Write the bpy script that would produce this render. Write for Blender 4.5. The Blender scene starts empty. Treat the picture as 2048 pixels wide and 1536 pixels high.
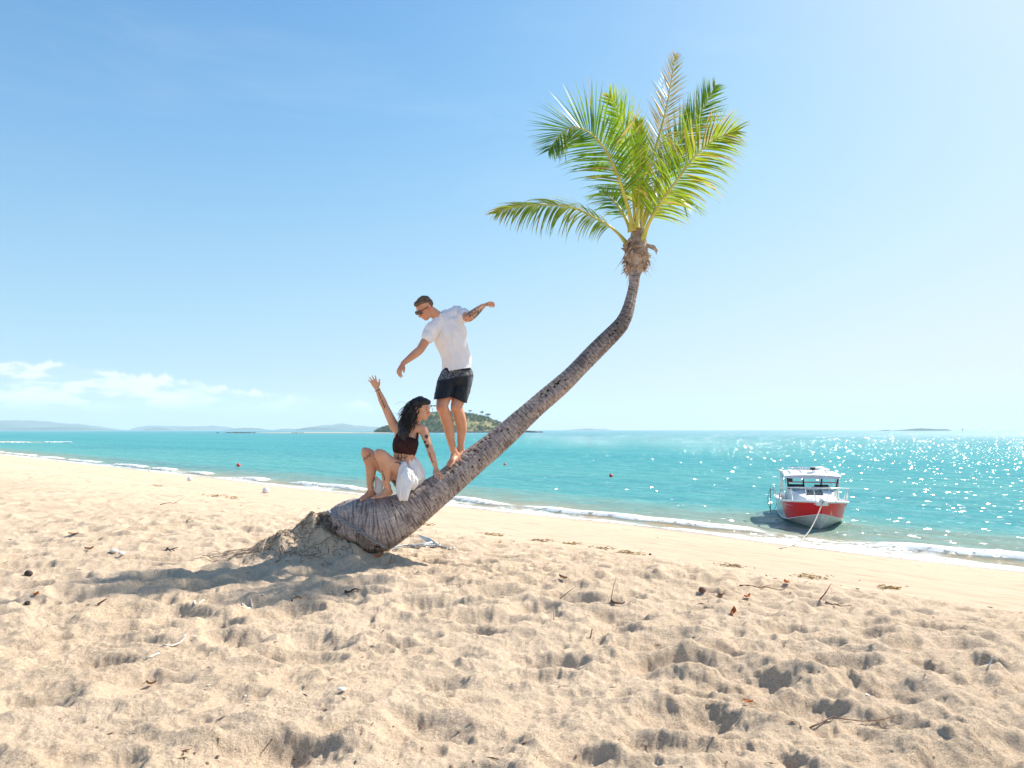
import bpy, math, random
import numpy as np
from mathutils import Vector, Matrix, noise as mnoise

# ------------------------------------------------------------------ camera, sky, sun, exposure
S = bpy.context.scene
COL = S.collection
F = 1450.0                      # focal length in pixels of the 2048 px wide photograph
CZ = 2.9                        # eye height above the sea
TH = math.atan(92 / F)          # camera tilted slightly up
cth, sth = math.cos(TH), math.sin(TH)
cd = bpy.data.cameras.new('camera')
cam = bpy.data.objects.new('camera', cd); COL.objects.link(cam)
cd.sensor_width = 36; cd.lens = F / 2048 * 36
cd.clip_start = 0.05; cd.clip_end = 30000
cam.location = (0, 0, CZ); cam.rotation_euler = (math.radians(90) + TH, 0, 0)
S.camera = cam

SUN_EL, SUN_AZ = 44.0, 57.0     # azimuth to the right of the view axis (+Y)
HZD = 1.4e-4
w = bpy.data.worlds.new('World'); S.world = w; w.use_nodes = True
SUN_DIR = Vector((math.sin(math.radians(SUN_AZ)) * math.cos(math.radians(SUN_EL)),
                  math.cos(math.radians(SUN_AZ)) * math.cos(math.radians(SUN_EL)), math.sin(math.radians(SUN_EL))))
sl = bpy.data.lights.new('sun', 'SUN'); so = bpy.data.objects.new('sun', sl); COL.objects.link(so)
sl.energy = 5.0; sl.angle = math.radians(0.55); sl.color = (1.0, 0.93, 0.82)
so.rotation_euler = SUN_DIR.to_track_quat('Z', 'Y').to_euler(); so.location = (20, 15, 20)
S.view_settings.view_transform = 'Standard'; S.view_settings.look = 'None'
S.view_settings.exposure = 0.75; S.view_settings.gamma = 1
S.render.film_transparent = False
S.cycles.max_bounces = 8; S.cycles.diffuse_bounces = 3; S.cycles.glossy_bounces = 3
S.cycles.transmission_bounces = 4; S.cycles.transparent_max_bounces = 8; S.cycles.volume_bounces = 1
S.cycles.sample_clamp_indirect = 6
S.cycles.caustics_reflective = False; S.cycles.caustics_refractive = False

# ------------------------------------------------------------------ node helper
class NT:
    def __init__(s, tree): s.t = tree; s.N = tree.nodes; s.L = tree.links
    def n(s, kind, **kw):
        nd = s.N.new(kind)
        ins = kw.pop('i', {})
        for k, v in kw.items(): setattr(nd, k, v)
        for k, v in ins.items(): s.put(nd.inputs[k], v)
        return nd
    def put(s, sock, v):
        if isinstance(v, bpy.types.NodeSocket): s.L.new(v, sock)
        else: sock.default_value = v
    def m(s, op, a, b=0.0, c=0.0, clamp=False):
        nd = s.N.new('ShaderNodeMath'); nd.operation = op; nd.use_clamp = clamp
        s.put(nd.inputs[0], a); s.put(nd.inputs[1], b); s.put(nd.inputs[2], c)
        return nd.outputs[0]
    def vm(s, op, a, b=(0, 0, 0), scale=None):
        nd = s.N.new('ShaderNodeVectorMath'); nd.operation = op
        s.put(nd.inputs[0], a); s.put(nd.inputs[1], b)
        if scale is not None: s.put(nd.inputs['Scale'], scale)
        return nd.outputs['Value'] if op in ('DOT_PRODUCT', 'LENGTH') else nd.outputs[0]
    def mix(s, f, a, b, blend='MIX'):
        nd = s.N.new('ShaderNodeMix'); nd.data_type = 'RGBA'; nd.blend_type = blend
        s.put(nd.inputs[0], f)
        s.put(nd.inputs[6], a if isinstance(a, bpy.types.NodeSocket) else (*a, 1)[:4])
        s.put(nd.inputs[7], b if isinstance(b, bpy.types.NodeSocket) else (*b, 1)[:4])
        return nd.outputs[2]
    def ss(s, v, a, b, lo=0.0, hi=1.0):
        nd = s.N.new('ShaderNodeMapRange'); nd.interpolation_type = 'SMOOTHSTEP'
        s.put(nd.inputs[0], v); s.put(nd.inputs[1], a); s.put(nd.inputs[2], b)
        s.put(nd.inputs[3], lo); s.put(nd.inputs[4], hi)
        return nd.outputs[0]
    def noise(s, vec, scale, detail=3, rough=.5, out=0, dim='3D', distort=0.0):
        nd = s.N.new('ShaderNodeTexNoise'); nd.noise_dimensions = dim
        s.put(nd.inputs['Vector'], vec)
        s.put(nd.inputs['Scale'], scale); nd.inputs['Detail'].default_value = detail
        nd.inputs['Roughness'].default_value = rough; nd.inputs['Distortion'].default_value = distort
        return nd.outputs[out]
    def vec(s, x, y, z=0.0):
        nd = s.N.new('ShaderNodeCombineXYZ'); s.put(nd.inputs[0], x); s.put(nd.inputs[1], y); s.put(nd.inputs[2], z)
        return nd.outputs[0]
    def xyz(s, v):
        nd = s.N.new('ShaderNodeSeparateXYZ'); s.put(nd.inputs[0], v); return nd.outputs
    def mapping(s, v, scale=(1, 1, 1), rot=(0, 0, 0)):
        nd = s.N.new('ShaderNodeMapping'); s.put(nd.inputs[0], v)
        nd.inputs['Scale'].default_value = scale; nd.inputs['Rotation'].default_value = rot
        return nd.outputs[0]
    def ramp(s, f, stops):
        nd = s.N.new('ShaderNodeValToRGB'); s.put(nd.inputs[0], f)
        el = nd.color_ramp.elements
        while len(el) < len(stops): el.new(.5)
        for e, (p, c) in zip(el, stops): e.position = p; e.color = (*c, 1)[:4]
        return nd.outputs[0]

def mat(name, col=(.5, .5, .5), rough=.6, metal=0.0, spec=.5, build=None, **kw):
    m = bpy.data.materials.new(name); m.use_nodes = True
    t = NT(m.node_tree); p = t.N['Principled BSDF']
    p.inputs['Base Color'].default_value = (*col, 1)[:4]
    p.inputs['Roughness'].default_value = rough; p.inputs['Metallic'].default_value = metal
    p.inputs['Specular IOR Level'].default_value = spec
    for k, v in kw.items(): p.inputs[k.replace('_', ' ')].default_value = v
    if build: build(t, p)
    return m
def OBJ(t): return t.n('ShaderNodeTexCoord').outputs['Object']
def varied(col, amt=.25, scale=20, bump=0.0, bscale=60, rough=.6, metal=0., spec=.5, name='m'):
    def b(t, p):
        o = OBJ(t); f = t.noise(o, scale, 4, .6)
        lo = tuple(c * (1 - amt) for c in col); hi = tuple(min(1, c * (1 + amt)) for c in col)
        t.put(p.inputs['Base Color'], t.mix(t.ss(f, .3, .7), lo, hi))
        if bump:
            bn = t.n('ShaderNodeBump'); bn.inputs['Strength'].default_value = bump; bn.inputs['Distance'].default_value = .01
            t.put(bn.inputs['Height'], t.noise(o, bscale, 4)); t.put(p.inputs['Normal'], bn.outputs[0])
    return mat(name, col, rough, metal, spec, b)

# ------------------------------------------------------------------ world: physical sky + cloud bank + sun aureole
t = NT(w.node_tree); bg = t.N['Background']
sky = t.n('ShaderNodeTexSky', sky_type='NISHITA')
sky.sun_disc = False; sky.sun_elevation = math.radians(SUN_EL); sky.sun_rotation = math.radians(SUN_AZ)
sky.air_density = 1.0; sky.dust_density = 0.6; sky.ozone_density = 2.2; sky.altitude = 0
d = t.vm('NORMALIZE', t.n('ShaderNodeTexCoord').outputs['Generated'])
dx, dy, dz = t.xyz(d)
base = t.mix(1.0, sky.outputs[0], (.50, 1.06, 1.33), 'MULTIPLY')
# haze glow around the sun
ca = t.vm('DOT_PRODUCT', d, tuple(SUN_DIR))
glow = t.m('POWER', t.m('MAXIMUM', ca, 0.0), 7.0)
base = t.mix(1.0, base, t.vm('SCALE', (1.0, .55, .30), scale=t.m('MULTIPLY', glow, 3.8)), 'ADD')
# pale moist band above the horizon
el = t.m('ARCSINE', dz); az = t.m('ARCTAN2', dx, dy)
band = t.m('POWER', t.m('SUBTRACT', 1.0, t.m('ABSOLUTE', dz), clamp=True), 3.2)
base = t.mix(t.m('MULTIPLY', band, .85), base, t.mix(t.ss(az, -.7, .8), (3.3, 4.15, 5.0), (6.4, 6.0, 6.0)))
CAP = (6.6, 5.95, 6.7)                    # veiling haze: no part of the sky climbs past this pale white
r4 = t.vm('DIVIDE', base, CAP); r4 = t.vm('MULTIPLY', r4, r4); r4 = t.vm('MULTIPLY', r4, r4)
rx, ry, rz = t.xyz(r4)
kx, ky, kz = [t.m('POWER', t.m('ADD', q, 1.0), -.25) for q in (rx, ry, rz)]
base = t.vm('MULTIPLY', base, t.vec(kx, ky, kz))
el = t.m('ARCSINE', dz)
# cumulus bank low on the left, thin cirrus above
cv = t.vec(t.m('MULTIPLY', az, 14.0), t.m('MULTIPLY', el, 42.0), 3.0)
cn = t.noise(cv, 1.0, 7, .58)
topv = t.ss(az, -.62, -.10, .078, .028)
topv = t.m('ADD', topv, t.m('MULTIPLY', t.m('SUBTRACT', t.noise(t.vec(t.m('MULTIPLY', az, 26.0), 0.0, 1.0), 1.0, 5, .6), .5), .05))
inb = t.m('MULTIPLY', t.ss(el, .018, .040), t.ss(el, t.m('SUBTRACT', topv, .004), t.m('ADD', topv, .003), 1.0, 0.0))
inb = t.m('MULTIPLY', inb, t.ss(az, -.20, .0, 1.0, 0.0))
gap = t.ss(t.noise(t.vec(t.m('MULTIPLY', az, 9.0), 0.0, 7.7), 1.0, 1, .5), .30, .46)
cm = t.m('MULTIPLY', t.m('MULTIPLY', inb, gap), t.ss(cn, .42, .56, .12, 1.0))
base = t.mix(t.m('MULTIPLY', cm, 1.0), base, (6.1, 6.25, 6.4))
ci = t.noise(t.vec(t.m('MULTIPLY', az, 3.0), t.m('MULTIPLY', el, 15.0), 0.5), 1.0, 5, .6, distort=.5)
cim = t.m('MULTIPLY', t.ss(ci, .48, .80), t.ss(el, .05, .5))
base = t.mix(t.m('MULTIPLY', cim, .10), base, (5.0, 5.6, 6.0))
t.put(bg.inputs['Color'], base); bg.inputs["Strength"].default_value = .099

# ------------------------------------------------------------------ scene helpers
def P(px, py, Y):
    """world point seen at photo pixel (px, py) at distance Y along +Y"""
    dx = (px - 1024) / F; u = (768 - py) / F
    k = Y / (cth - u * sth)
    return Vector((dx * k, Y, CZ + (sth + u * cth) * k))
def tag(o, label=None, cat=None, group=None, kind=None):
    if label: o['label'] = label
    if cat: o['category'] = cat
    if group: o['group'] = group
    if kind: o['kind'] = kind
    return o
def link(name, me, m=None, parent=None, loc=None, rotz=0):
    o = bpy.data.objects.new(name, me); COL.objects.link(o)
    if m is not None and me is not None:
        for q in (m if isinstance(m, (list, tuple)) else [m]): me.materials.append(q)
    if parent: o.parent = parent
    if loc is not None: o.location = loc
    o.rotation_euler.z = rotz
    return o
def empty(name, loc, rotz=0, **kw):
    o = bpy.data.objects.new(name, None); COL.objects.link(o); o.location = loc; o.rotation_euler.z = rotz
    o.empty_display_size = .1
    return tag(o, kw.get('label'), kw.get('cat'), kw.get('group'), kw.get('kind'))
def grid_mesh(name, X, Y, Z, smooth=True):
    n, m_ = X.shape
    V = np.stack([X, Y, Z], -1).reshape(-1, 3).astype(np.float32)
    idx = np.arange(n * m_).reshape(n, m_)
    q = np.stack([idx[:-1, :-1], idx[:-1, 1:], idx[1:, 1:], idx[1:, :-1]], -1).reshape(-1, 4)
    me = bpy.data.meshes.new(name)
    me.vertices.add(len(V)); me.vertices.foreach_set('co', V.ravel())
    me.loops.add(q.size); me.loops.foreach_set('vertex_index', q.ravel().astype(np.int32))
    me.polygons.add(len(q)); me.polygons.foreach_set('loop_start', (np.arange(len(q)) * 4).astype(np.int32))
    if smooth: me.polygons.foreach_set('use_smooth', np.ones(len(q), bool))
    me.update(calc_edges=True)
    return me
class MB:
    """collects pieces of one mesh"""
    def __init__(s): s.v = []; s.f = []; s.mi = []; s.cm = 0
    def add(s, vs, fs):
        b = len(s.v); s.v += [tuple(q) for q in vs]; s.f += [tuple(i + b for i in q) for q in fs]; s.mi += [s.cm] * len(fs)
    def box(s, c, size, R=None, taper=1.0):
        hx, hy, hz = size[0] / 2, size[1] / 2, size[2] / 2
        vs = []
        for z in (-1, 1):
            k = taper if z > 0 else 1
            for x, y in ((-1, -1), (1, -1), (1, 1), (-1, 1)):
                p = Vector((x * hx * k, y * hy * k, z * hz))
                vs.append((R @ p if R is not None else p) + Vector(c))
        s.add(vs, [(3, 2, 1, 0), (4, 5, 6, 7), (0, 1, 5, 4), (1, 2, 6, 5), (2, 3, 7, 6), (3, 0, 4, 7)])
    def tube(s, pts, r, n=8, closed=False, cap=True, up=None):
        """r: number, list of numbers or of (ra, rb); ra lies along 'up'"""
        pts = [Vector(p) for p in pts]; k = len(pts)
        rs = [(q, q) if not isinstance(q, (tuple, list)) else q for q in (r if isinstance(r, (list, tuple)) and len(r) == k else [r] * k)]
        vs = []; a = None
        for i, p in enumerate(pts):
            t0 = pts[i - 1] if (i > 0 or closed) else p; t1 = pts[(i + 1) % k] if (i < k - 1 or closed) else p
            T = (t1 - t0).normalized() if (t1 - t0).length > 1e-9 else Vector((0, 0, 1))
            if up is not None: a = Vector(up[i] if isinstance(up, list) else up)
            elif a is None: a = Vector((0, 0, 1)) if abs(T.z) < .9 else Vector((1, 0, 0))
            a = (a - T * a.dot(T)); a = a.normalized() if a.length > 1e-6 else T.orthogonal().normalized()
            b = T.cross(a)
            for j in range(n):
                th = 2 * math.pi * j / n
                vs.append(p + a * (math.cos(th) * rs[i][0]) + b * (math.sin(th) * rs[i][1]))
        fs = []
        for i in range(k if closed else k - 1):
            i2 = (i + 1) % k
            for j in range(n): fs.append((i * n + j, i * n + (j + 1) % n, i2 * n + (j + 1) % n, i2 * n + j))
        if cap and not closed: fs += [tuple(range(n))[::-1], tuple(range((k - 1) * n, k * n))]
        s.add(vs, fs)
    def loft(s, pts, rs, n=18, up=None, sub=3):
        """smooth rounded limb through pts; Catmull-Rom in between, domed ends"""
        pts = [Vector(p) for p in pts]; rs = [Vector(q) if isinstance(q, (tuple, list)) else Vector((q, q)) for q in rs]
        ups = up if isinstance(up, list) else [up] * len(pts)
        PP, RR, UU = [], [], []
        def cr(a, b, c, d, u): return .5 * ((2 * b) + (c - a) * u + (2 * a - 5 * b + 4 * c - d) * u * u + (3 * b - a - 3 * c + d) * u ** 3)
        k = len(pts)
        for i in range(k - 1):
            i0, i3 = max(i - 1, 0), min(i + 2, k - 1)
            for q in range(sub):
                u = q / sub
                PP.append(cr(pts[i0], pts[i], pts[i + 1], pts[i3], u)); RR.append(cr(rs[i0], rs[i], rs[i + 1], rs[i3], u))
                UU.append(None if up is None else Vector(ups[i]).lerp(Vector(ups[i + 1]), u))
        PP.append(pts[-1]); RR.append(rs[-1]); UU.append(None if up is None else Vector(ups[-1]))
        T0 = (PP[0] - PP[1]).normalized(); T1 = (PP[-1] - PP[-2]).normalized(); m0 = min(RR[0]); m1 = min(RR[-1])
        pre = [(PP[0] + T0 * m0 * a, RR[0] * b) for a, b in ((.97, .22), (.85, .53), (.5, .86))]
        post = [(PP[-1] + T1 * m1 * a, RR[-1] * b) for a, b in ((.5, .86), (.85, .53), (.97, .22))]
        PP = [a for a, b in pre] + PP + [a for a, b in post]; RR = [b for a, b in pre] + RR + [b for a, b in post]
        UU = [UU[0]] * 3 + UU + [UU[-1]] * 3
        s.tube(PP, [tuple(q) for q in RR], n, up=None if up is None else UU)
    def ell(s, c, r, R=None, n=14, m_=10):
        c = Vector(c); r = r if isinstance(r, (tuple, list)) else (r, r, r)
        vs = []; fs = []
        def put(p):
            p = Vector((p[0] * r[0], p[1] * r[1], p[2] * r[2])); vs.append((R @ p if R is not None else p) + c)
        put((0, 0, -1))
        for i in range(1, m_):
            ph = -math.pi / 2 + math.pi * i / m_
            for j in range(n): put((math.cos(ph) * math.cos(2 * math.pi * j / n), math.cos(ph) * math.sin(2 * math.pi * j / n), math.sin(ph)))
        put((0, 0, 1)); L = len(vs) - 1
        for j in range(n): fs.append((0, 1 + (j + 1) % n, 1 + j)); fs.append((L, 1 + (m_ - 2) * n + j, 1 + (m_ - 2) * n + (j + 1) % n))
        for i in range(m_ - 2):
            for j in range(n): a = 1 + i * n; fs.append((a + j, a + (j + 1) % n, a + n + (j + 1) % n, a + n + j))
        s.add(vs, fs)
    def mesh(s, name, smooth=True):
        me = bpy.data.meshes.new(name); me.from_pydata(s.v, [], s.f)
        me.polygons.foreach_set('material_index', s.mi)
        if smooth: me.polygons.foreach_set('use_smooth', [True] * len(s.f))
        me.update(); return me
    def build(s, name, m=None, parent=None, loc=None, smooth=True, **kw):
        o = link(name, s.mesh(name, smooth), m, parent, loc); tag(o, **kw); return o
    def remesh(s, name, m, parent, voxel, smooth=3, disp=None, loc=None):
        """melts the pieces into one continuous surface"""
        me = s.mesh(name); o = bpy.data.objects.new('tmp', me); COL.objects.link(o)
        r = o.modifiers.new('r', 'REMESH'); r.mode = 'VOXEL'; r.voxel_size = voxel; r.use_smooth_shade = True
        if smooth:
            q = o.modifiers.new('s', 'SMOOTH'); q.factor = .5; q.iterations = smooth
        dg = bpy.context.evaluated_depsgraph_get(); dg.update()
        me2 = bpy.data.meshes.new_from_object(o.evaluated_get(dg)); me2.name = name
        bpy.data.objects.remove(o); bpy.data.meshes.remove(me)
        if disp:
            N = len(me2.vertices); co = np.zeros(N * 3, np.float32); no = np.zeros(N * 3, np.float32)
            me2.vertices.foreach_get('co', co); me2.vertices.foreach_get('normal', no)
            co = disp(co.reshape(-1, 3), no.reshape(-1, 3)); me2.vertices.foreach_set('co', co.astype(np.float32).ravel()); me2.update()
        me2.materials.clear()
        me2.polygons.foreach_set('use_smooth', [True] * len(me2.polygons))
        return link(name, me2, m, parent, loc)
def verts(me):
    co = np.zeros(len(me.vertices) * 3, np.float32); me.vertices.foreach_get('co', co); return co.reshape(-1, 3)
def color_attr(me, name, rgb):
    a = me.color_attributes.new(name, 'FLOAT_COLOR', 'POINT')
    c = np.ones((len(me.vertices), 4), np.float32); c[:, :3] = rgb; a.data.foreach_set('color', c.ravel())

def hsh(ix, iy, seed):
    h = (ix.astype(np.int64) * 374761393 + iy.astype(np.int64) * 668265263 + seed * 974634777) & 0xffffffff
    h = ((h ^ (h >> 13)) * 1274126177) & 0xffffffff; h = ((h ^ (h >> 16)) * 2246822519) & 0xffffffff
    return ((h ^ (h >> 15)) & 0xffffff) / float(0xffffff)
def perlin(x, y, seed=0):
    xi = np.floor(x); yi = np.floor(y); fx = x - xi; fy = y - yi
    u = fx ** 3 * (fx * (fx * 6 - 15) + 10); v = fy ** 3 * (fy * (fy * 6 - 15) + 10)
    def g(a, b):
        th = hsh(xi + a, yi + b, seed) * 2 * math.pi
        return np.cos(th) * (fx - a) + np.sin(th) * (fy - b)
    n0 = g(0, 0) * (1 - u) + g(1, 0) * u; n1 = g(0, 1) * (1 - u) + g(1, 1) * u
    return (n0 * (1 - v) + n1 * v) * 1.5
def fbm(x, y, seed=0, o=4, g=.5, l=2.03):
    a = 1.0; r = 0
    for k in range(o): r = r + a * perlin(x + 17.3 * k, y - 9.1 * k, seed + k); x = x * l; y = y * l; a *= g
    return r
def sstep(v, a, b): q = np.clip((v - a) / (b - a), 0, 1); return q * q * (3 - 2 * q)
def bowls(x, y, cell, seed, prob, rmin, rmax):
    """trodden hollows with soft rims, one per cell"""
    out = np.zeros_like(x); cx = np.floor(x / cell); cy = np.floor(y / cell)
    for i in (-1, 0, 1):
        for j in (-1, 0, 1):
            a, b = cx + i, cy + j
            px = (a + .15 + .7 * hsh(a, b, seed)) * cell; py = (b + .15 + .7 * hsh(a, b, seed + 1)) * cell
            r = rmin + (rmax - rmin) * hsh(a, b, seed + 2); th = hsh(a, b, seed + 3) * math.pi
            e = .55 + .35 * hsh(a, b, seed + 4); on = (hsh(a, b, seed + 5) < prob)
            dx = x - px; dy = y - py; c, s_ = np.cos(th), np.sin(th)
            q = np.sqrt(((dx * c + dy * s_) / r) ** 2 + ((-dx * s_ + dy * c) / (r * e)) ** 2)
            out += on * r * (-1.0 * np.clip(1 - q * q, 0, 1) ** 1.5 + .30 * np.exp(-((q - 1.12) / .28) ** 2))
    return out

# ------------------------------------------------------------------ sand
PROF_S = np.array([-400, -60, -10, 0, 4.5, 6.5, 8, 12, 18.3, 25, 60, 400.])
PROF_Z = np.array([4.0, 2.4, 1.85, 1.70, 1.62, 1.42, 1.22, .76, 0, -.7, -1.6, -2.])
_sx = np.linspace(-60, 60, 2401); _sz = np.interp(_sx, PROF_S, PROF_Z)
_k = np.exp(-np.linspace(-3, 3, 61) ** 2); _sz = np.convolve(np.pad(_sz, 30, 'edge'), _k / _k.sum(), 'valid')
def sand_h(x, y, fine=True):
    x = np.asarray(x, float); y = np.asarray(y, float)
    s = (x + y) / math.sqrt(2); tt = (y - x) / math.sqrt(2)
    z = np.where(np.abs(s) < 60, np.interp(s, _sx, _sz), np.interp(s, PROF_S, PROF_Z))
    edge = 8.0 + .35 * perlin(tt / 1.6, s * 0 + 3.1, 5) + .8 * perlin(tt / 9, s * 0, 8)
    tram = 1 - sstep(s, edge - .5, edge + .5)
    z = z + .05 * perlin(tt / 7, s / 5, 11) * sstep(s, 30, 16) + .06 * perlin(x / 2.7, y / 2.7, 12) * tram
    z = z - .05 * sstep(s, edge - .3, edge + .9) * (1 - sstep(s, edge + 1, edge + 6))
    # heaped sand around the palm's root plate
    def mound(cx, cy, ax, ay, h, rot=0.0):
        c, s_ = math.cos(rot), math.sin(rot); u = ((x - cx) * c + (y - cy) * s_) / ax; v = (-(x - cx) * s_ + (y - cy) * c) / ay
        return h * np.exp(-(u * u + v * v))
    z = z + mound(-1.92, 7.34, .42, .34, .34, .15) + mound(-2.3, 7.2, .45, .3, .10) + mound(-1.66, 7.10, .20, .15, .12) + mound(-1.6, 7.75, .35, .3, .14)
    hole = mound(-1.45, 6.98, .22, .16, .07)
    z = z + mound(-1.28, 7.12, .22, .14, .05) + .10 * mound(-1.9, 7.3, .5, .42, 1.0) * fbm(x / .30, y / .22, 55, 5, .6)
    if fine:
        wx = x + .07 * perlin(x / .5, y / .5, 31); wy = y + .07 * perlin(x / .5 + 9, y / .5, 32)
        b = .21 * bowls(wx * .78, wy * 1.12, .40, 41, .85, .13, .27) + .15 * bowls(wx, wy, .21, 61, .8, .05, .12) + .20 * bowls(wx, wy, .10, 62, .6, .02, .05)
        b = b + .028 * fbm(x / .45, y / .30, 71, 6, .60)
        amp = (1 + .15 * sstep(y, 6, 3)) * (.85 + .35 * sstep(perlin(x / 4.1, y / 4.1, 81), -.55, .35))
        z = z + b * tram * amp * (1 - .55 * sstep(y, 7, 16))
        # smooth beach face: faint scattered prints and drift lines
        face = (1 - tram) * (1 - sstep(s, 16.5, 18.0))
        z = z + face * (.018 * perlin(tt / 2.2, s / .35, 91) + .009 * perlin(tt / .5, s / .13, 92) + .02 * np.minimum(bowls(wx, wy, .8, 95, .22, .1, .2), 0) * 5)
    return z
def SH(x, y): return float(sand_h(np.array([x]), np.array([y]))[0])

NR, NA = 1150, 1250
rr = np.concatenate([[0.3, .8, 1.3], np.geomspace(1.7, 260, NR)])
aa = np.radians(np.linspace(-56, 56, NA)); aa = np.concatenate([np.radians([-178, -150, -120, -90, -75, -65]), aa, np.radians([65, 75, 90, 120, 150, 178])])
R_, A_ = np.meshgrid(rr, aa, indexing='ij')
GX, GY = R_ * np.sin(A_), R_ * np.cos(A_)
GZ = sand_h(GX, GY)
def sand_mat(t, p):
    o = OBJ(t); x, y, z = t.xyz(o)
    s = t.m('MULTIPLY', t.m('ADD', x, y), .70711)
    tt = t.m('MULTIPLY', t.m('SUBTRACT', y, x), .70711)
    big = t.noise(o, .8, 4, .6); fine = t.noise(o, 55, 5, .75); grain = t.noise(o, 330, 2, .6)
    c = t.mix(t.ss(big, .3, .7), (.55, .415, .285), (.655, .51, .37))
    c = t.mix(t.ss(fine, .35, .70), c, (.78, .61, .445))
    c = t.mix(t.ss(grain, .56, .74), c, (.17, .115, .07))
    c = t.mix(t.m('MULTIPLY', t.ss(t.noise(o, 95, 3, .7), .53, .66), t.ss(t.noise(o, 2.2, 3, .6), .35, .62, .15, .75)), c, (.30, .215, .14))
    c = t.mix(t.ss(t.noise(o, 160, 2, .5), .66, .74), c, (.10, .065, .045))
    c = t.mix(t.ss(t.noise(t.vm('ADD', o, (5, 5, 5)), 120, 1, .5), .74, .78), c, (.75, .72, .66))
    # smooth packed face of the beach, paler and pinker
    face = t.ss(s, 7.7, 8.8)
    c = t.mix(t.m('MULTIPLY', face, .6), c, (.55, .42, .305))
    st = t.noise(t.vec(t.m('MULTIPLY', s, 5.0), t.m('MULTIPLY', tt, .7), 0.0), 1.0, 5, .6)
    c = t.mix(t.m('MULTIPLY', t.m('MULTIPLY', face, t.ss(st, .57, .68)), .55), c, (.29, .21, .135))
    # wet strip
    wob = t.m('MULTIPLY', t.m('SUBTRACT', t.noise(t.vec(tt, 0.0, 0.0), .25, 3), .5), .8)
    wet = t.ss(t.m('ADD', s, wob), 16.7, 17.9)
    c = t.mix(t.m('MULTIPLY', wet, .65), c, (.32, .245, .18))
    t.put(p.inputs['Base Color'], c)
    t.put(p.inputs['Roughness'], t.ss(wet, 0.2, 1.0, .9, .14))
    bn = t.n('ShaderNodeBump'); bn.inputs['Strength'].default_value = .9; bn.inputs['Distance'].default_value = .022
    hgt = t.m('ADD', t.m('MULTIPLY', t.noise(o, 42, 6, .78), t.ss(s, 7.6, 8.6, 1.0, .35)), t.m('MULTIPLY', grain, .25))
    t.put(bn.inputs['Height'], hgt); t.put(p.inputs['Normal'], bn.outputs[0])
M_sand = mat('dry_sand', rough=.9, spec=.15, build=sand_mat)
tag(link('sand', grid_mesh('sand', GX, GY, GZ), M_sand), kind='structure')

# ------------------------------------------------------------------ sea
def gs(a, b, n, d0):
    return None
s1 = np.arange(16.6, 30, .09); s2 = np.geomspace(30, 95, 260)[1:]; s3 = np.geomspace(95, 7000, 90)[1:]
ss_ = np.concatenate([s1, s2, s3])
u = np.linspace(-1, 1, 1101); tc = 25 + 7000 * np.sinh(u * 8.2) / math.sinh(8.2)
SS, TT = np.meshgrid(ss_, tc, indexing='ij')
WX, WY = (SS - TT) / math.sqrt(2), (SS + TT) / math.sqrt(2)
def wave_ridge(s, tt):
    c = 19.45 + .55 * perlin(tt / 6, s * 0, 3) + .35 * perlin(tt / 2.2, s * 0, 4)
    a = .15 * sstep(perlin(tt / 6 + 40, s * 0, 6), -.35, .15)
    dd = s - c
    return a * np.exp(-(np.where(dd < 0, dd / .16, dd / .8)) ** 2)
fade = 1 - sstep(SS, 55, 95)
WZ = wave_ridge(SS, TT) + fade * (.03 * perlin(TT / 3.2, SS / .9, 21) + .018 * perlin(TT / 1.1, SS / .5, 22)) * sstep(SS, 18.5, 21)
WZ = WZ + .05 * np.exp(-((SS - 23.2 - .5 * perlin(TT / 9, SS * 0, 9)) / .5) ** 2) * fade
WZ = WZ + .035 * np.sin((SS + 1.2 * perlin(TT / 14, SS * 0, 19)) * 2 * math.pi / 3.4) * fade * sstep(SS, 22, 27)
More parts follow.
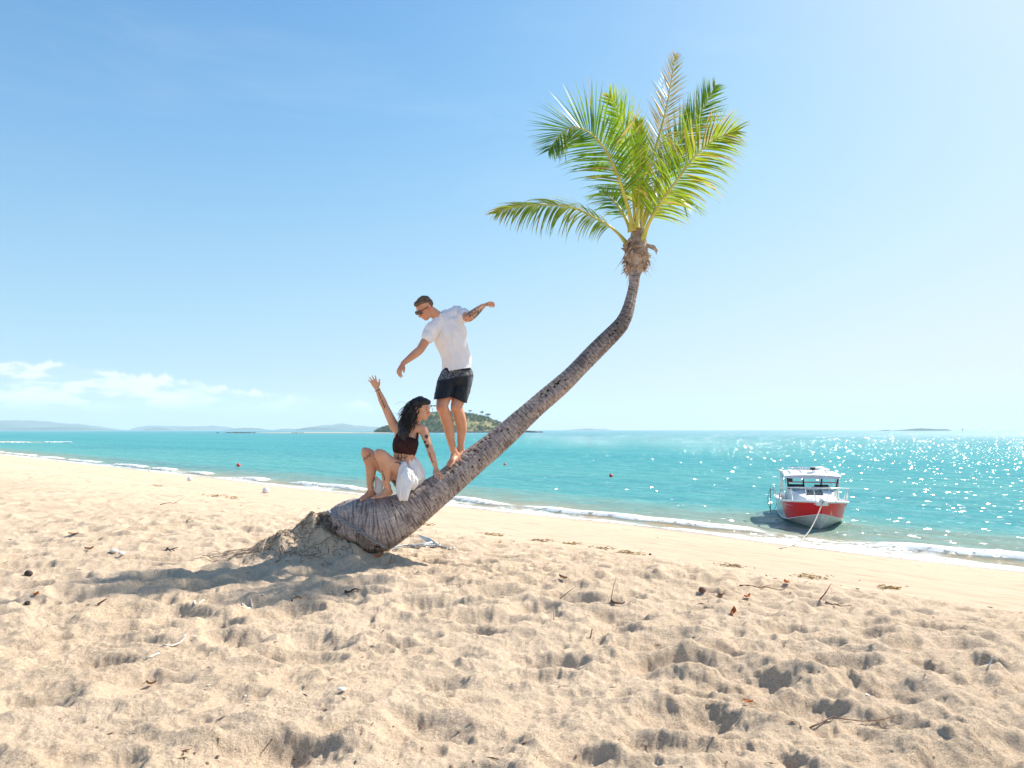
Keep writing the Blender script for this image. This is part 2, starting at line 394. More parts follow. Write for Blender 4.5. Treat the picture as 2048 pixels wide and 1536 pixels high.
def sea_mat(t, p):
    o = OBJ(t); x, y, z = t.xyz(o)
    s = t.m('MULTIPLY', t.m('ADD', x, y), .70711); tt = t.m('MULTIPLY', t.m('SUBTRACT', y, x), .70711)
    pat = t.noise(t.vec(t.m('MULTIPLY', s, .05), t.m('MULTIPLY', tt, .012), 0.0), 1.0, 4, .6)
    s_w = t.m('ADD', s, t.m('MULTIPLY', t.m('SUBTRACT', t.noise(t.vec(t.m('MULTIPLY', s, .5), t.m('MULTIPLY', tt, .22), 0.0), 1.0, 4), .5), 4.0))
    c = t.mix(t.ss(s_w, 18.6, 21.5), (.36, .29, .19), (.22, .27, .21))
    c = t.mix(t.ss(s_w, 20.5, 27.0), c, (.085, .31, .30))
    c = t.mix(t.ss(s_w, 27.0, 60.0), c, (.050, .285, .30))
    c = t.mix(t.ss(s, 80.0, 420.0), c, (.010, .205, .26))
    c = t.mix(t.m('MULTIPLY', t.ss(pat, .42, .66), .5), c, (.015, .21, .26))
    # ripple shading in the turbid water
    rp = t.noise(t.vec(t.m('MULTIPLY', s, 2.0), t.m('MULTIPLY', tt, .55), 0.0), 1.0, 5, .65)
    c = t.mix(t.m('MULTIPLY', t.ss(rp, .48, .68), .55), c, (.17, .42, .41))
    # foam: swash edge, breaking crest, scattered flecks
    tv = t.vec(t.m('MULTIPLY', tt, 1.0), 0.0, 0.0)
    wob = t.m('MULTIPLY', t.m('SUBTRACT', t.noise(tv, .45, 4, .6), .5), 1.5)
    lace = t.noise(t.vec(t.m('MULTIPLY', s, 5.0), t.m('MULTIPLY', tt, 2.4), 0.0), 1.0, 6, .72)
    se = t.m('ADD', s, wob)
    e1 = t.m('MULTIPLY', t.ss(se, 18.6, 18.95, 1.0, 0.0), t.ss(lace, .38, .52))
    rag = t.noise(t.vec(t.m('MULTIPLY', tt, .20), 3.0, 0.0), 1.0, 2, .5)
    e2 = t.m('MULTIPLY', t.m('MULTIPLY', t.ss(z, .035, .075), t.ss(s, 20.6, 20.9, 1.0, 0.0)), t.ss(lace, .36, .50))
    near = t.m('MULTIPLY', t.ss(se, 18.9, 20.3, 1.0, 0.0), t.m('MULTIPLY', t.ss(rag, .45, .60), t.ss(lace, .44, .56)))
    fleck = t.m('MULTIPLY', t.ss(t.noise(t.vec(t.m('MULTIPLY', s, 1.3), t.m('MULTIPLY', tt, .8), 9.0), 1.0, 5, .7), .735, .76), t.ss(s, 20.0, 70.0, 1.0, 0.0))
    foam = t.m('MAXIMUM', t.m('MAXIMUM', e1, e2), t.m('MAXIMUM', near, fleck))
    foam = t.m('MULTIPLY', foam, t.ss(s, 17.0, 17.6))
    c = t.mix(foam, c, (.80, .82, .82))
    # wavelet slopes straight from noise, so that sparkle survives with distance
    n1 = t.noise(t.vec(t.m('MULTIPLY', s, 1.9), t.m('MULTIPLY', tt, .9), 0.0), 1.0, 3, .62, out=1)
    vo = t.n('ShaderNodeTexVoronoi'); vo.inputs['Scale'].default_value = 1.0; vo.inputs['Randomness'].default_value = 1.0
    wv = t.vm('SCALE', t.noise(o, 1.1, 2, .5, out=1), scale=.6)
    t.put(vo.inputs['Vector'], t.vm('ADD', t.vec(t.m('MULTIPLY', s, 6.5), t.m('MULTIPLY', tt, 6.5), 0.0), wv)); n2 = vo.outputs['Color']
    n1 = t.vm('SUBTRACT', n1, (.5, .5, .5)); n2 = t.vm('SUBTRACT', n2, (.5, .5, .5))
    sl_ = t.vm('ADD', t.vm('MULTIPLY', n1, (WSL[0], WSL[0], 0)), t.vm('MULTIPLY', n2, (WSL[1], WSL[1], 0)))
    sl_ = t.vm('SCALE', sl_, scale=t.ss(s, 30.0, 160.0, 1.0, 1.5))
    nrm = t.vm('NORMALIZE', t.vm('ADD', t.n('ShaderNodeNewGeometry').outputs['Normal'], sl_))
    # water: turbid body colour under a thin reflection that stays modest at grazing angles (wave masking)
    df = t.n('ShaderNodeBsdfDiffuse'); t.put(df.inputs['Color'], c)
    gl = t.n('ShaderNodeBsdfGlossy'); t.put(gl.inputs['Normal'], nrm); t.put(gl.inputs['Roughness'], t.ss(foam, 0.0, 1.0, .09, .8))
    fz = t.n('ShaderNodeFresnel'); fz.inputs[0].default_value = 1.33; t.put(fz.inputs['Normal'], nrm)
    fac = t.m('MULTIPLY', t.m('MINIMUM', fz.outputs[0], .20), t.m('SUBTRACT', 1.0, t.m('MULTIPLY', foam, .85)))
    mx = t.n('ShaderNodeMixShader'); t.put(mx.inputs[0], fac); t.L.new(df.outputs[0], mx.inputs[1]); t.L.new(gl.outputs[0], mx.inputs[2])
    # far out the facets are smaller than a pixel: the same chop as roughness
    g2 = t.n('ShaderNodeBsdfGlossy'); g2.inputs['Roughness'].default_value = .57
    m2 = t.n('ShaderNodeMixShader'); m2.inputs[0].default_value = .25; t.L.new(df.outputs[0], m2.inputs[1]); t.L.new(g2.outputs[0], m2.inputs[2])
    m3 = t.n('ShaderNodeMixShader'); t.put(m3.inputs[0], t.ss(s, 70.0, 500.0, .0, .9)); t.L.new(mx.outputs[0], m3.inputs[1]); t.L.new(m2.outputs[0], m3.inputs[2])
    t.L.new(m3.outputs[0], t.N['Material Output'].inputs['Surface']); t.N.remove(p)
WSL = (1.5, 1.12)
M_sea = mat('sea_water', rough=.07, spec=.40, build=sea_mat)
tag(link('sea', grid_mesh('sea', WX, WY, WZ), M_sea), kind='structure')
# ------------------------------------------------------------------ far islands, spit, sandbar
def hill(name, x0px, x1px, Y, prof, depth, m, label=None, rough=.20, nu=260, nv=24, seed=0):
    """a ridge with the given skyline [(fraction, height px)], real depth and a rough surface"""
    us = np.linspace(0, 1, nu); vs = np.linspace(-1, 1, nv)
    U, Vv = np.meshgrid(us, vs, indexing='ij')
    h = np.interp(us, [a for a, b in prof], [b for a, b in prof]) / F * Y * .78
    X = (x0px + (x1px - x0px) * U - 1024) / F * Y
    W = depth * (.35 + .65 * np.sin(np.pi * U) ** .5)
    nz = fbm(X / (depth * .45), Vv * 2.3, seed, 6, .6)
    Z = h[:, None] * (np.clip(1 - Vv ** 2, 0, 1) ** .7) * (1 + rough * 2 * nz * (1 - .6 * (1 - np.abs(Vv)))) - .8
    o = link(name, grid_mesh(name, X, Y + Vv * W, Z), m); tag(o, kind='structure'); return o
M_far = varied((.07, .11, .10), .3, .004, rough=.95, spec=.1, name='far_forest')
hill('hills', -140, 215, 5200, [(0, 20), (.25, 21), (.45, 23), (.6, 22), (.75, 17), (.9, 7), (1, 0)], 700, M_far, seed=1)
hill('hills', -60, 215, 4300, [(0, 5), (.2, 4), (.45, 6), (.6, 9), (.75, 9), (.87, 7), (1, 0)], 300, M_far, seed=2)
hill('hills', 290, 345, 4200, [(0, 0), (.3, 4), (.5, 8), (.7, 4), (1, 0)], 120, M_far, seed=3)
hill('hills', 285, 470, 6200, [(0, 2), (.12, 12), (.3, 11), (.55, 9), (.8, 12), (1, 2)], 500, M_far, seed=4)
hill('hills', 455, 545, 4600, [(0, 0), (.3, 6), (.5, 7), (.75, 4), (1, 0)], 200, M_far, seed=5)
hill('hills', 550, 610, 5000, [(0, 0), (.4, 5), (.7, 3), (1, 0)], 200, M_far, seed=6)
hill('hills', 590, 700, 4300, [(0, 0), (.2, 6), (.4, 8), (.7, 5), (1, 0)], 200, M_far, seed=7)
hill('hills', 590, 800, 5800, [(0, 0), (.2, 9), (.45, 15), (.6, 13), (.8, 8), (1, 5)], 500, M_far, seed=8)
hill('hills', 1120, 1225, 6400, [(0, 0), (.3, 3), (.55, 5), (.7, 3), (.85, 4), (1, 0)], 200, M_far, seed=9)
hill('hills', 1755, 1785, 2600, [(0, 0), (.5, 3), (1, 0)], 30, M_far, seed=10)
hill('hills', 1780, 1897, 2600, [(0, 0), (.25, 3.5), (.5, 6.5), (.7, 5), (.9, 5), (1, 0)], 60, M_far, seed=11)

# green island with scrub
IY = 860.0
prof = [(0, 0), (.03, 6), (.10, 14), (.2, 25), (.33, 38), (.42, 41), (.52, 40), (.66, 37), (.78, 28), (.9, 14), (1, 0)]
ix0, ix1 = 752, 1040
us = np.linspace(0, 1, 220); vs = np.linspace(-1, 1, 90)
U, Vv = np.meshgrid(us, vs, indexing='ij')
def island_z(U, Vv):
    h = np.interp(U, [a for a, b in prof], [b for a, b in prof]) / F * IY
    X = (ix0 + (ix1 - ix0) * U - 1024) / F * IY
    return X, IY + Vv * 70 * (.3 + .7 * np.sin(np.pi * np.clip(U, 0, 1)) ** .6), h * np.clip(1 - np.abs(Vv) ** 2.2, 0, 1) ** .9 * (1 + .10 * fbm(X / 22, Vv * 3, 44, 4)) - .6
IX, IYY, IZ = island_z(U, Vv)
def isl_mat(t, p):
    o = OBJ(t); z = t.xyz(o)[2]
    n = t.noise(o, .06, 6, .65); g = t.noise(o, .5, 4, .7)
    c = t.mix(t.ss(n, .38, .62), (.20, .21, .085), (.32, .26, .13))
    c = t.mix(t.ss(g, .5, .7), c, (.045, .07, .022))
    c = t.mix(t.ss(t.m('ADD', z, t.m('MULTIPLY', n, 4.0)), 3.0, 4.6, 1.0, 0.0), c, (.10, .085, .07))
    t.put(p.inputs['Base Color'], c)
M_isl = mat('island_ground', rough=.95, spec=.1, build=isl_mat)
tag(link('island', grid_mesh('island', IX, IYY, IZ), M_isl), kind='structure')
rng = np.random.default_rng(5)
def leaf_cloud(C, rad, n, size, rng, flat=.7):
    """n leaf quads scattered in ellipsoids round the centres C (k x 3), radii rad (k)"""
    k = len(C); D = rng.normal(size=(k, n, 3)); D /= np.linalg.norm(D, axis=2, keepdims=True)
    D *= rng.uniform(.35, 1.05, (k, n, 1)); Pc = C[:, None, :] + D * rad[:, None, None] * np.array([1, 1, flat])
    a = rng.normal(size=(k, n, 3)); a /= np.linalg.norm(a, axis=2, keepdims=True)
    b = np.cross(a, rng.normal(size=(k, n, 3))); b /= np.linalg.norm(b, axis=2, keepdims=True)
    sz = (size * rng.uniform(.6, 1.3, (k, n, 1)))
    q = np.stack([Pc - a * sz - b * sz * .5, Pc + a * sz - b * sz * .5, Pc + a * sz + b * sz * .5, Pc - a * sz + b * sz * .5], 2)
    return q.reshape(-1, 3)
def quad_mesh(name, V):
    me = bpy.data.meshes.new(name); nq = len(V) // 4
    me.vertices.add(len(V)); me.vertices.foreach_set('co', V.astype(np.float32).ravel())
    me.loops.add(len(V)); me.loops.foreach_set('vertex_index', np.arange(len(V), dtype=np.int32))
    me.polygons.add(nq); me.polygons.foreach_set('loop_start', (np.arange(nq) * 4).astype(np.int32))
    me.update(calc_edges=True); return me
def leafy(col, col2, name, sc=.2):
    def b(t, p):
        o = OBJ(t); c = t.mix(t.ss(t.noise(o, sc, 3), .35, .65), col, col2)
        c = t.mix(t.m('MULTIPLY', t.noise(o, sc * 9, 2), .5), c, (.02, .035, .01))
        t.put(p.inputs['Base Color'], c)
    return mat(name, col, .8, spec=.2, build=b)
M_scrub = leafy((.20, .25, .07), (.11, .155, .05), 'scrub_leaves', .07)
cu = rng.uniform(.02, .98, 2600); cvv = rng.uniform(-.97, .5, 2600)
bx, by, bz = island_z(cu, cvv)
keep = rng.uniform(size=2600) < .35 + .6 * (fbm(bx / 18, by / 18, 77, 3) > -.05)
C = np.stack([bx, by, bz + .5], 1)[keep]; rad = rng.uniform(.9, 3.2, len(C))
tag(link('scrub', quad_mesh('scrub', leaf_cloud(C, rad, 34, .42, rng)), M_scrub), kind='stuff')
# rocky shore of the island and of its spit
M_rock = varied((.075, .06, .05), .5, .4, rough=.9, name='shore_rock')
def rock_verts(mb, c, r, rnd, flat=.6):
    n, m_ = 7, 5; vs = []; ph = rnd.uniform(0, 6)
    vs.append((c[0], c[1], c[2] - r * flat))
    for i in range(1, m_):
        a = -math.pi / 2 + math.pi * i / m_
        for j in range(n):
            k = r * rnd.uniform(.7, 1.25); b = ph + 2 * math.pi * j / n
            vs.append((c[0] + k * math.cos(a) * math.cos(b), c[1] + k * math.cos(a) * math.sin(b), c[2] + k * flat * math.sin(a)))
    vs.append((c[0], c[1], c[2] + r * flat)); L = len(vs) - 1; fs = []
    for j in range(n): fs.append((0, 1 + (j + 1) % n, 1 + j)); fs.append((L, 1 + (m_ - 2) * n + j, 1 + (m_ - 2) * n + (j + 1) % n))
    for i in range(m_ - 2):
        for j in range(n): a = 1 + i * n; fs.append((a + j, a + (j + 1) % n, a + n + (j + 1) % n, a + n + j))
    mb.add(vs, fs)
rnd = random.Random(3); mb = MB()
for k in range(330):
    px = rnd.uniform(752, 1045); fr = (px - ix0) / (ix1 - ix0)
    y = IY - 70 * (.3 + .7 * math.sin(math.pi * min(max(fr, 0), 1)) ** .6) + rnd.uniform(-1, 5)
    rock_verts(mb, ((px - 1024) / F * y, y, .2), rnd.uniform(.8, 2.2), rnd)
for k in range(70):
    px = rnd.gauss(1062, 11); y = 840 + rnd.uniform(-12, 12)
    rock_verts(mb, ((px - 1024) / F * y, y, .2 + max(0, 1 - abs(px - 1056) / 20)), rnd.uniform(.8, 2.0), rnd)
mb.build('rocky_shore', M_rock, smooth=False, kind='stuff')
mb = MB()
for k in range(90):
    px = min(rnd.gauss(478, 13), 520); y = 700 + rnd.uniform(-10, 10)
    rock_verts(mb, ((px - 1024) / F * y, y, .1), rnd.uniform(.5, 1.5), rnd)
for k in range(260):
    px = rnd.uniform(585, 765); y = 705 + (px - 585) * .5 + rnd.uniform(-14, 8)
    rock_verts(mb, ((px - 1024) / F * y, y, .1), rnd.uniform(.3, .85), rnd, .5)
mb.build('reef_rocks', M_rock, smooth=False, kind='stuff')
M_bar = varied((.50, .40, .27), .15, .3, rough=.9, spec=.1, name='bar_sand')
def lowbar(name, x0, x1, Y, hpx, depth, seed):
    us = np.linspace(0, 1, 80); vs = np.linspace(-1, 1, 14); U, Vv = np.meshgrid(us, vs, indexing='ij')
    X = (x0 + (x1 - x0) * U - 1024) / F * Y
    Z = hpx / F * Y * np.clip(1 - Vv ** 2, 0, 1) * np.sin(np.pi * U) ** .5 * (1 + .3 * fbm(U * 6, Vv, seed)) - .08
    return tag(link(name, grid_mesh(name, X, Y + Vv * depth, Z), M_bar), kind='structure')
lowbar('sandbar', 505, 800, 715, 1.6, 12, 3)
lowbar('sandbar', -180, 105, 172, 2.6, 2.6, 4)
# surf on the tip of the near sandbar
M_foam = varied((.86, .88, .88), .08, 8, rough=.8, name='foam')
mb = MB(); rnd = random.Random(8)
for k in range(150):
    px = rnd.uniform(92, 142) if k < 90 else rnd.uniform(0, 60); Y = 172 + rnd.uniform(-3.2, 1.0) - (3 if k >= 90 else 0)
    mb.ell(((px - 1024) / F * Y, Y, .04), (rnd.uniform(.25, .9), rnd.uniform(.1, .3), rnd.uniform(.05, .16)), n=7, m_=4)
mb.build('surf', M_foam, kind='stuff')

# skyline trees of the island
M_bark = varied((.16, .13, .10), .3, 6, rough=.9, name='grey_bark')
M_tree = leafy((.05, .085, .025), (.085, .11, .035), 'tree_leaves', .3)
def island_tree(px, toppx, w_, kind, label, name):
    fr = (px - ix0) / (ix1 - ix0); x, y, z = [float(q) for q in island_z(np.array(fr), np.array(-.25))]
    top = CZ + (860 - toppx) / F * y; H = max(top - z, 3)
    e = empty(name, (x, y, z), label=label, cat='tree', group='trees on the island skyline')
    r = random.Random(int(px)); mb = MB()
    br = []
    mb.tube([(0, 0, -.5), (.15, 0, H * .35), (.3, 0, H * .62)], [.28, .2, .12], 7)
    for q in range(5):
        an = r.uniform(0, 6.28); sp = w_ * r.uniform(.25, .42)
        tip = (.3 + math.cos(an) * sp, math.sin(an) * sp, H * r.uniform(.72, .88)); br.append(tip)
        mb.tube([(.2, 0, H * r.uniform(.4, .6)), (.2 + math.cos(an) * sp * .5, math.sin(an) * sp * .5, H * .68), tip], [.1, .07, .04], 5)
    mb.build('trunk', M_bark, e)
    g = np.random.default_rng(int(px)); C = np.array([(a, b, c + .1 * H) for a, b, c in br] + [(.3, 0, H * .92)]); C[:, :2] += g.uniform(-.3, .3, (len(C), 2))
    link('crown', quad_mesh('crown', leaf_cloud(C, g.uniform(.16, .26, len(C)) * w_, 90, .22, g, .55)), M_tree, e)
island_tree(868, 810, 8, 0, 'thin dark tree on the green island, behind the knees of the standing man', 'island_tree')
island_tree(893, 812, 9, 0, 'small round tree on the green island top, between the legs of the standing man', 'island_tree')
island_tree(941, 821, 5, 0, 'low bushy tree on the green island just right of the standing man', 'island_tree')
island_tree(965, 822, 6, 1, 'narrow upright tree on the right slope of the green island', 'island_tree')
island_tree(979, 828, 10, 1, 'wide flat-topped tree lowest on the right slope of the green island', 'island_tree')

# channel marker far out
e = empty('channel_marker', P(1925, 859, 1500) * 1.0, label='tiny distant channel marker post standing in the glittering sea near the horizon', cat='marker')
e.location.z = 0
mb = MB(); mb.tube([(0, 0, -1), (0, 0, 4.0)], .55, 8); mb.build('post', mat('marker_dark', (.05, .08, .07)), e)
mb = MB(); mb.tube([(0, 0, 4.0), (0, 0, 4.2), (0, 0, 6.0)], [1.1, 1.1, .3], 10); mb.build('topmark', mat('marker_green', (.04, .12, .08)), e)

# buoys
M_red = varied((.78, .045, .035), .12, 6, rough=.35, name='red_plastic'); M_white = varied((.78, .78, .76), .1, 8, rough=.4, name='white_plastic')
M_rope = varied((.55, .52, .45), .2, 60, .5, 150, .8, name='rope'); M_steel = varied((.42, .42, .42), .25, 30, .3, 90, .45, .7, name='galvanised_steel')
def buoy(px, py, Y, r, m, label, group, floor=0.0):
    p = P(px, py, Y); e = empty('buoy', (p.x, Y, floor), label=label, cat='buoy', group=group)
    mb = MB(); mb.ell((0, 0, r * .45), (r, r, r * .95), n=18, m_=12); mb.build('float', m, e)
    mb = MB(); mb.tube([(0, 0, r * 1.3), (0, 0, r * 1.52)], r * .22, 10); mb.ell((0, 0, r * 1.55), r * .2, n=8, m_=6); mb.build('neck', m, e)
buoy(477, 932, 58.5, .155, M_red, 'small red ball buoy floating alone on the left, seaward of the surf', 'red mooring buoys')
buoy(1010, 930, 60, .125, M_red, 'small red ball buoy seen just right of the palm trunk', 'red mooring buoys')
buoy(1222, 952, 45.7, .115, M_red, 'small red ball buoy between the palm trunk and the boat', 'red mooring buoys')
buoy(299, 942, 50.5, .10, M_white, 'white ball buoy in the shallows, leftmost of the pale floats', 'white floats along the waterline')
buoy(1335, 1057, 21.1, .055, M_white, 'little grey-white float at the edge of the swash nearest the boat', 'white floats along the waterline')
for px, py, lab in ((380, 962, 'white float stranded at the edge of the wash on the left'), (532, 986, 'pale round float lying on the smooth sand below the foam')):
    Y = 42.0
    for _ in range(40):
        q = P(px, py, Y); zz = SH(q.x, Y); Y += (q.z - zz) * 6 * (-1 if False else 1)
        Y = min(max(Y, 10), 80)
    buoy(px, py, Y, .115, M_white, lab, 'white floats along the waterline', max(SH(P(px, py, Y).x, Y), -.03) + .03)

# ------------------------------------------------------------------ haze
hz = mat('haze_air'); tt_ = NT(hz.node_tree); tt_.N.remove(tt_.N['Principled BSDF'])
vol = tt_.n('ShaderNodeVolumePrincipled'); vol.inputs['Color'].default_value = (.74, .90, 1.0, 1); vol.inputs['Density'].default_value = HZD
vol.inputs['Anisotropy'].default_value = 0.0
tt_.L.new(vol.outputs[0], tt_.N['Material Output'].inputs['Volume'])
mb = MB(); mb.box((0, 0, 120), (15000, 15000, 250)); mb.build('haze', hz, smooth=False, kind='stuff')
# ------------------------------------------------------------------ leaning coconut palm
def PR(px, py, r, Y): return (P(px, py, Y), r * Y / F)
TR = [(668, 1064, 30, 7.32), (690, 1053, 43, 7.32), (718, 1048, 51, 7.33), (757, 1048, 55, 7.36), (800, 1031, 44, 7.42), (843, 1003, 37, 7.48),
      (887, 973, 29.5, 7.57), (953, 918, 26.5, 7.74), (1011, 870, 24, 7.88), (1072, 814, 20.5, 8.02), (1137, 757, 18, 8.18),
      (1192, 700, 17, 8.34), (1233, 660, 15.5, 8.45), (1247, 642, 14, 8.49), (1256, 620, 12, 8.53), (1263, 592, 10.5, 8.59), (1268, 566, 10.5, 8.62),
      (1270, 535, 12, 8.66), (1273, 505, 12, 8.69), (1276, 478, 10, 8.7)]
pts = []; 
for a in TR: pts.append(PR(*a))
# Catmull-Rom resample
def resample(pts, step):
    Ps = [Vector(p) for p, r in pts]; Rs = [r for p, r in pts]; out = []; k = len(Ps)
    for i in range(k - 1):
        L = (Ps[i + 1] - Ps[i]).length; n = max(2, int(L / step)); i0, i3 = max(i - 1, 0), min(i + 2, k - 1)
        for q in range(n):
            u = q / n; f = lambda a, b, c, d: .5 * ((2 * b) + (c - a) * u + (2 * a - 5 * b + 4 * c - d) * u * u + (3 * b - a - 3 * c + d) * u ** 3)
            out.append((f(Ps[i0], Ps[i], Ps[i + 1], Ps[i3]), f(Rs[i0], Rs[i], Rs[i + 1], Rs[i3])))
    out.append((Ps[-1], Rs[-1])); return out
tr = resample(pts, .011)
palm_base = Vector((tr[0][0].x, 7.32, 1.6))
palm = empty('coconut_palm', palm_base, label='tall coconut palm leaning far to the right over the beach, with bent ringed trunk', cat='palm tree')
n_ang = 84; A = []; B = []; T_ = []
cen = np.array([p for p, r in tr]); rad = np.array([r for p, r in tr])
tan = np.gradient(cen, axis=0); tan /= np.linalg.norm(tan, axis=1, keepdims=True)
upv = np.array([0, 0, 1.0])
bb = np.cross(tan, upv); bb /= np.linalg.norm(bb, axis=1, keepdims=True)      # toward viewer side
aa_ = np.cross(bb, tan)                                                        # up side
arc = np.concatenate([[0], np.cumsum(np.linalg.norm(np.diff(cen, axis=0), axis=1))])
th = np.linspace(0, 2 * math.pi, n_ang, endpoint=False)
S_, TH_ = np.meshgrid(arc, th, indexing='ij')
cx_, sx_ = np.cos(TH_) * 2, np.sin(TH_) * 2
warp = .05 * perlin(cx_ + 5, S_ * 1.2, 3) + .02 * perlin(cx_ * 2, sx_ * 2 + S_ * 3, 4)
sp_t = S_ + warp
ringp = .062 + .0 * sp_t
ph_ = (sp_t / ringp)
ring = np.abs((ph_ % 1) - .5) * 2          # 1 at scar, 0 mid
hardness = sstep(S_, .15, .9)
rmod = -.0045 * (ring ** 5) * hardness * (1 + .8 * perlin(S_ * 4, cx_, 5))
rmod += .006 * perlin(cx_ * 1.6, sx_ * 1.6 + S_ * 1.0, 6) + .010 * perlin(cx_ * .6 + S_ * 1.6, sx_ * .6, 7)
rmod += .0022 * perlin(TH_ * 14, S_ * 5, 8)
# coarse broken swelling near the root plate
rmod += (1 - sstep(S_, .0, .5)) * .03 * fbm(cx_ * 1.2, sx_ * 1.2 + S_ * 6, 9, 4)
holes = np.zeros_like(S_); lightp = np.zeros_like(S_)
hr = random.Random(4)
for k in range(70):
    if k < 46: s0 = hr.uniform(1.25, 3.1); t0 = hr.gauss(.62, .22); 
    else: s0 = hr.uniform(.35, 4.2); t0 = hr.uniform(.3, 2.5)
    wS, wT = hr.uniform(.006, .017), hr.uniform(.006, .014)
    dT = (TH_ - t0); dT = np.arctan2(np.sin(dT), np.cos(dT)) * rad[:, None]
    q = ((S_ - s0) / wS) ** 2 + (dT / wT) ** 2
    holes = np.maximum(holes, np.exp(-q)); lightp = np.maximum(lightp, np.exp(-q / 5) * hr.uniform(.2, 1) * (k < 46))
for k in range(9):                         # dark cracks along the bulge
    s0 = hr.uniform(.25, .75); t0 = hr.uniform(.6, 2.6)
    dT = np.arctan2(np.sin(TH_ - t0 - .1 * np.sin(S_ * 30)), np.cos(TH_ - t0 - .1 * np.sin(S_ * 30))) * rad[:, None]
    holes = np.maximum(holes, .6 * np.exp(-((S_ - s0) / .05) ** 2 - (dT / .004) ** 2))
rmod -= .016 * holes
Rr = rad[:, None] + rmod
Vt = cen[:, None, :] + aa_[:, None, :] * (np.cos(TH_) * Rr)[..., None] + bb[:, None, :] * (np.sin(TH_) * Rr)[..., None]
nr = len(arc); V_ = Vt.reshape(-1, 3) - np.array(palm_base)
idx = np.arange(nr * n_ang).reshape(nr, n_ang); nx = np.roll(idx, -1, 1)
q_ = np.stack([idx[:-1], nx[:-1], nx[1:], idx[1:]], -1).reshape(-1, 4)
me = bpy.data.meshes.new('trunk'); me.from_pydata(V_.tolist(), [], q_.tolist() + [list(range(n_ang))[::-1]])
me.polygons.foreach_set('use_smooth', [True] * len(me.polygons))
shade = perlin(S_ * 9, cx_, 12) * .5 + .5
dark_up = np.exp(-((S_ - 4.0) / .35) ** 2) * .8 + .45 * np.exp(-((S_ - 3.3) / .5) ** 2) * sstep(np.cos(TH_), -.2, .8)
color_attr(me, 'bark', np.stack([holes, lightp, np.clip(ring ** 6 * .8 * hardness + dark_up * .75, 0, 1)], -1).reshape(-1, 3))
uvt = np.stack([TH_ * .25, S_ + warp], -1).reshape(-1, 2)
at = me.attributes.new('along', 'FLOAT_VECTOR', 'POINT'); at.data.foreach_set('vector', np.column_stack([np.cos(TH_).ravel() * .2, S_.ravel(), np.sin(TH_).ravel() * .2]).astype(np.float32).ravel())
def trunk_mat(t, p):
    a = t.n('ShaderNodeAttribute', attribute_name='bark'); r, g, b = t.xyz(a.outputs['Vector'])
    al = t.n('ShaderNodeAttribute', attribute_name='along').outputs['Vector']; o = OBJ(t)
    streak = t.noise(t.mapping(al, (110, 9, 110)), 1.0, 4, .7)
    rings = t.noise(t.mapping(al, (6, 70, 6)), 1.0, 4, .65)
    blot = t.noise(al, 5.0, 5, .65)
    c = t.mix(t.ss(streak, .3, .7), (.34, .275, .25), (.58, .49, .45))
    c = t.mix(t.m('MULTIPLY', t.ss(rings, .47, .60), .85), c, (.13, .10, .09))
    c = t.mix(t.m('MULTIPLY', t.ss(blot, .50, .66), .55), c, (.11, .09, .085))
    c = t.mix(t.m('MULTIPLY', t.ss(blot, .48, .34), .6), c, (.46, .385, .33))
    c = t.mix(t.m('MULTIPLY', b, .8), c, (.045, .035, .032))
    c = t.mix(t.m('MULTIPLY', g, .55), c, (.48, .38, .27))
    c = t.mix(t.ss(r, .25, .6), c, (.012, .008, .006))
    t.put(p.inputs['Base Color'], c)
    bn = t.n('ShaderNodeBump'); bn.inputs['Strength'].default_value = 1.0; bn.inputs['Distance'].default_value = .012
    t.put(bn.inputs['Height'], t.m('ADD', t.m('MULTIPLY', streak, .5), t.m('MULTIPLY', rings, -.9))); t.put(p.inputs['Normal'], bn.outputs[0])
M_trunk = mat('palm_bark', rough=.85, spec=.25, build=trunk_mat)
trunk = link('trunk', me, M_trunk, palm)

# fibrous root plate at the butt, and dry roots spilling over the sand
M_root = varied((.26, .20, .145), .5, 25, .6, 90, .95, name='palm_roots')
rnd = random.Random(21); mb = MB()
bc = P(672, 1062, 7.30) - palm_base
for k in range(160):
    a = rnd.uniform(0, 6.28); rr0 = rnd.uniform(.03, .25) ; dirx = -tan[4]
    up_ = aa_[4]; bk = bb[4]
    st = Vector(bc) + Vector(up_) * math.cos(a) * rr0 * .8 + Vector(bk) * math.sin(a) * rr0 + Vector(tan[4]) * rnd.uniform(.0, .16)
    L = rnd.uniform(.04, .16); dn = Vector(dirx) * rnd.uniform(.1, .6) + Vector((rnd.uniform(-.35, .1), rnd.uniform(-.5, .3), -rnd.uniform(.3, 1.1)))
    dn.normalize(); j = Vector((rnd.uniform(-.05, .05), rnd.uniform(-.05, .05), rnd.uniform(-.05, .03)))
    mb.tube([st, st + dn * L * .5 + j, st + dn * L + Vector((0, 0, -L * .3))], [rnd.uniform(.003, .008), .005, .0015], 5)
for k in range(230):                       # roots over the heap to the left
    x = rnd.uniform(-2.75, -1.65); y = 7.26 + rnd.uniform(-.36, .42); L = rnd.uniform(.08, .38); an = rnd.gauss(2.9, .4) if rnd.random() < .75 else rnd.uniform(0, 6.28)
    pp = []
    for q in range(6):
        xx = x + math.cos(an) * L * q / 5 + rnd.uniform(-.006, .006); yy = y + math.sin(an) * L * .5 * q / 5 + rnd.uniform(-.01, .01)
        pp.append(Vector((xx, yy, SH(xx, yy) + .004 + rnd.uniform(-.012, .012))) - palm_base)
    mb.tube(pp, rnd.uniform(.001, .003), 5)
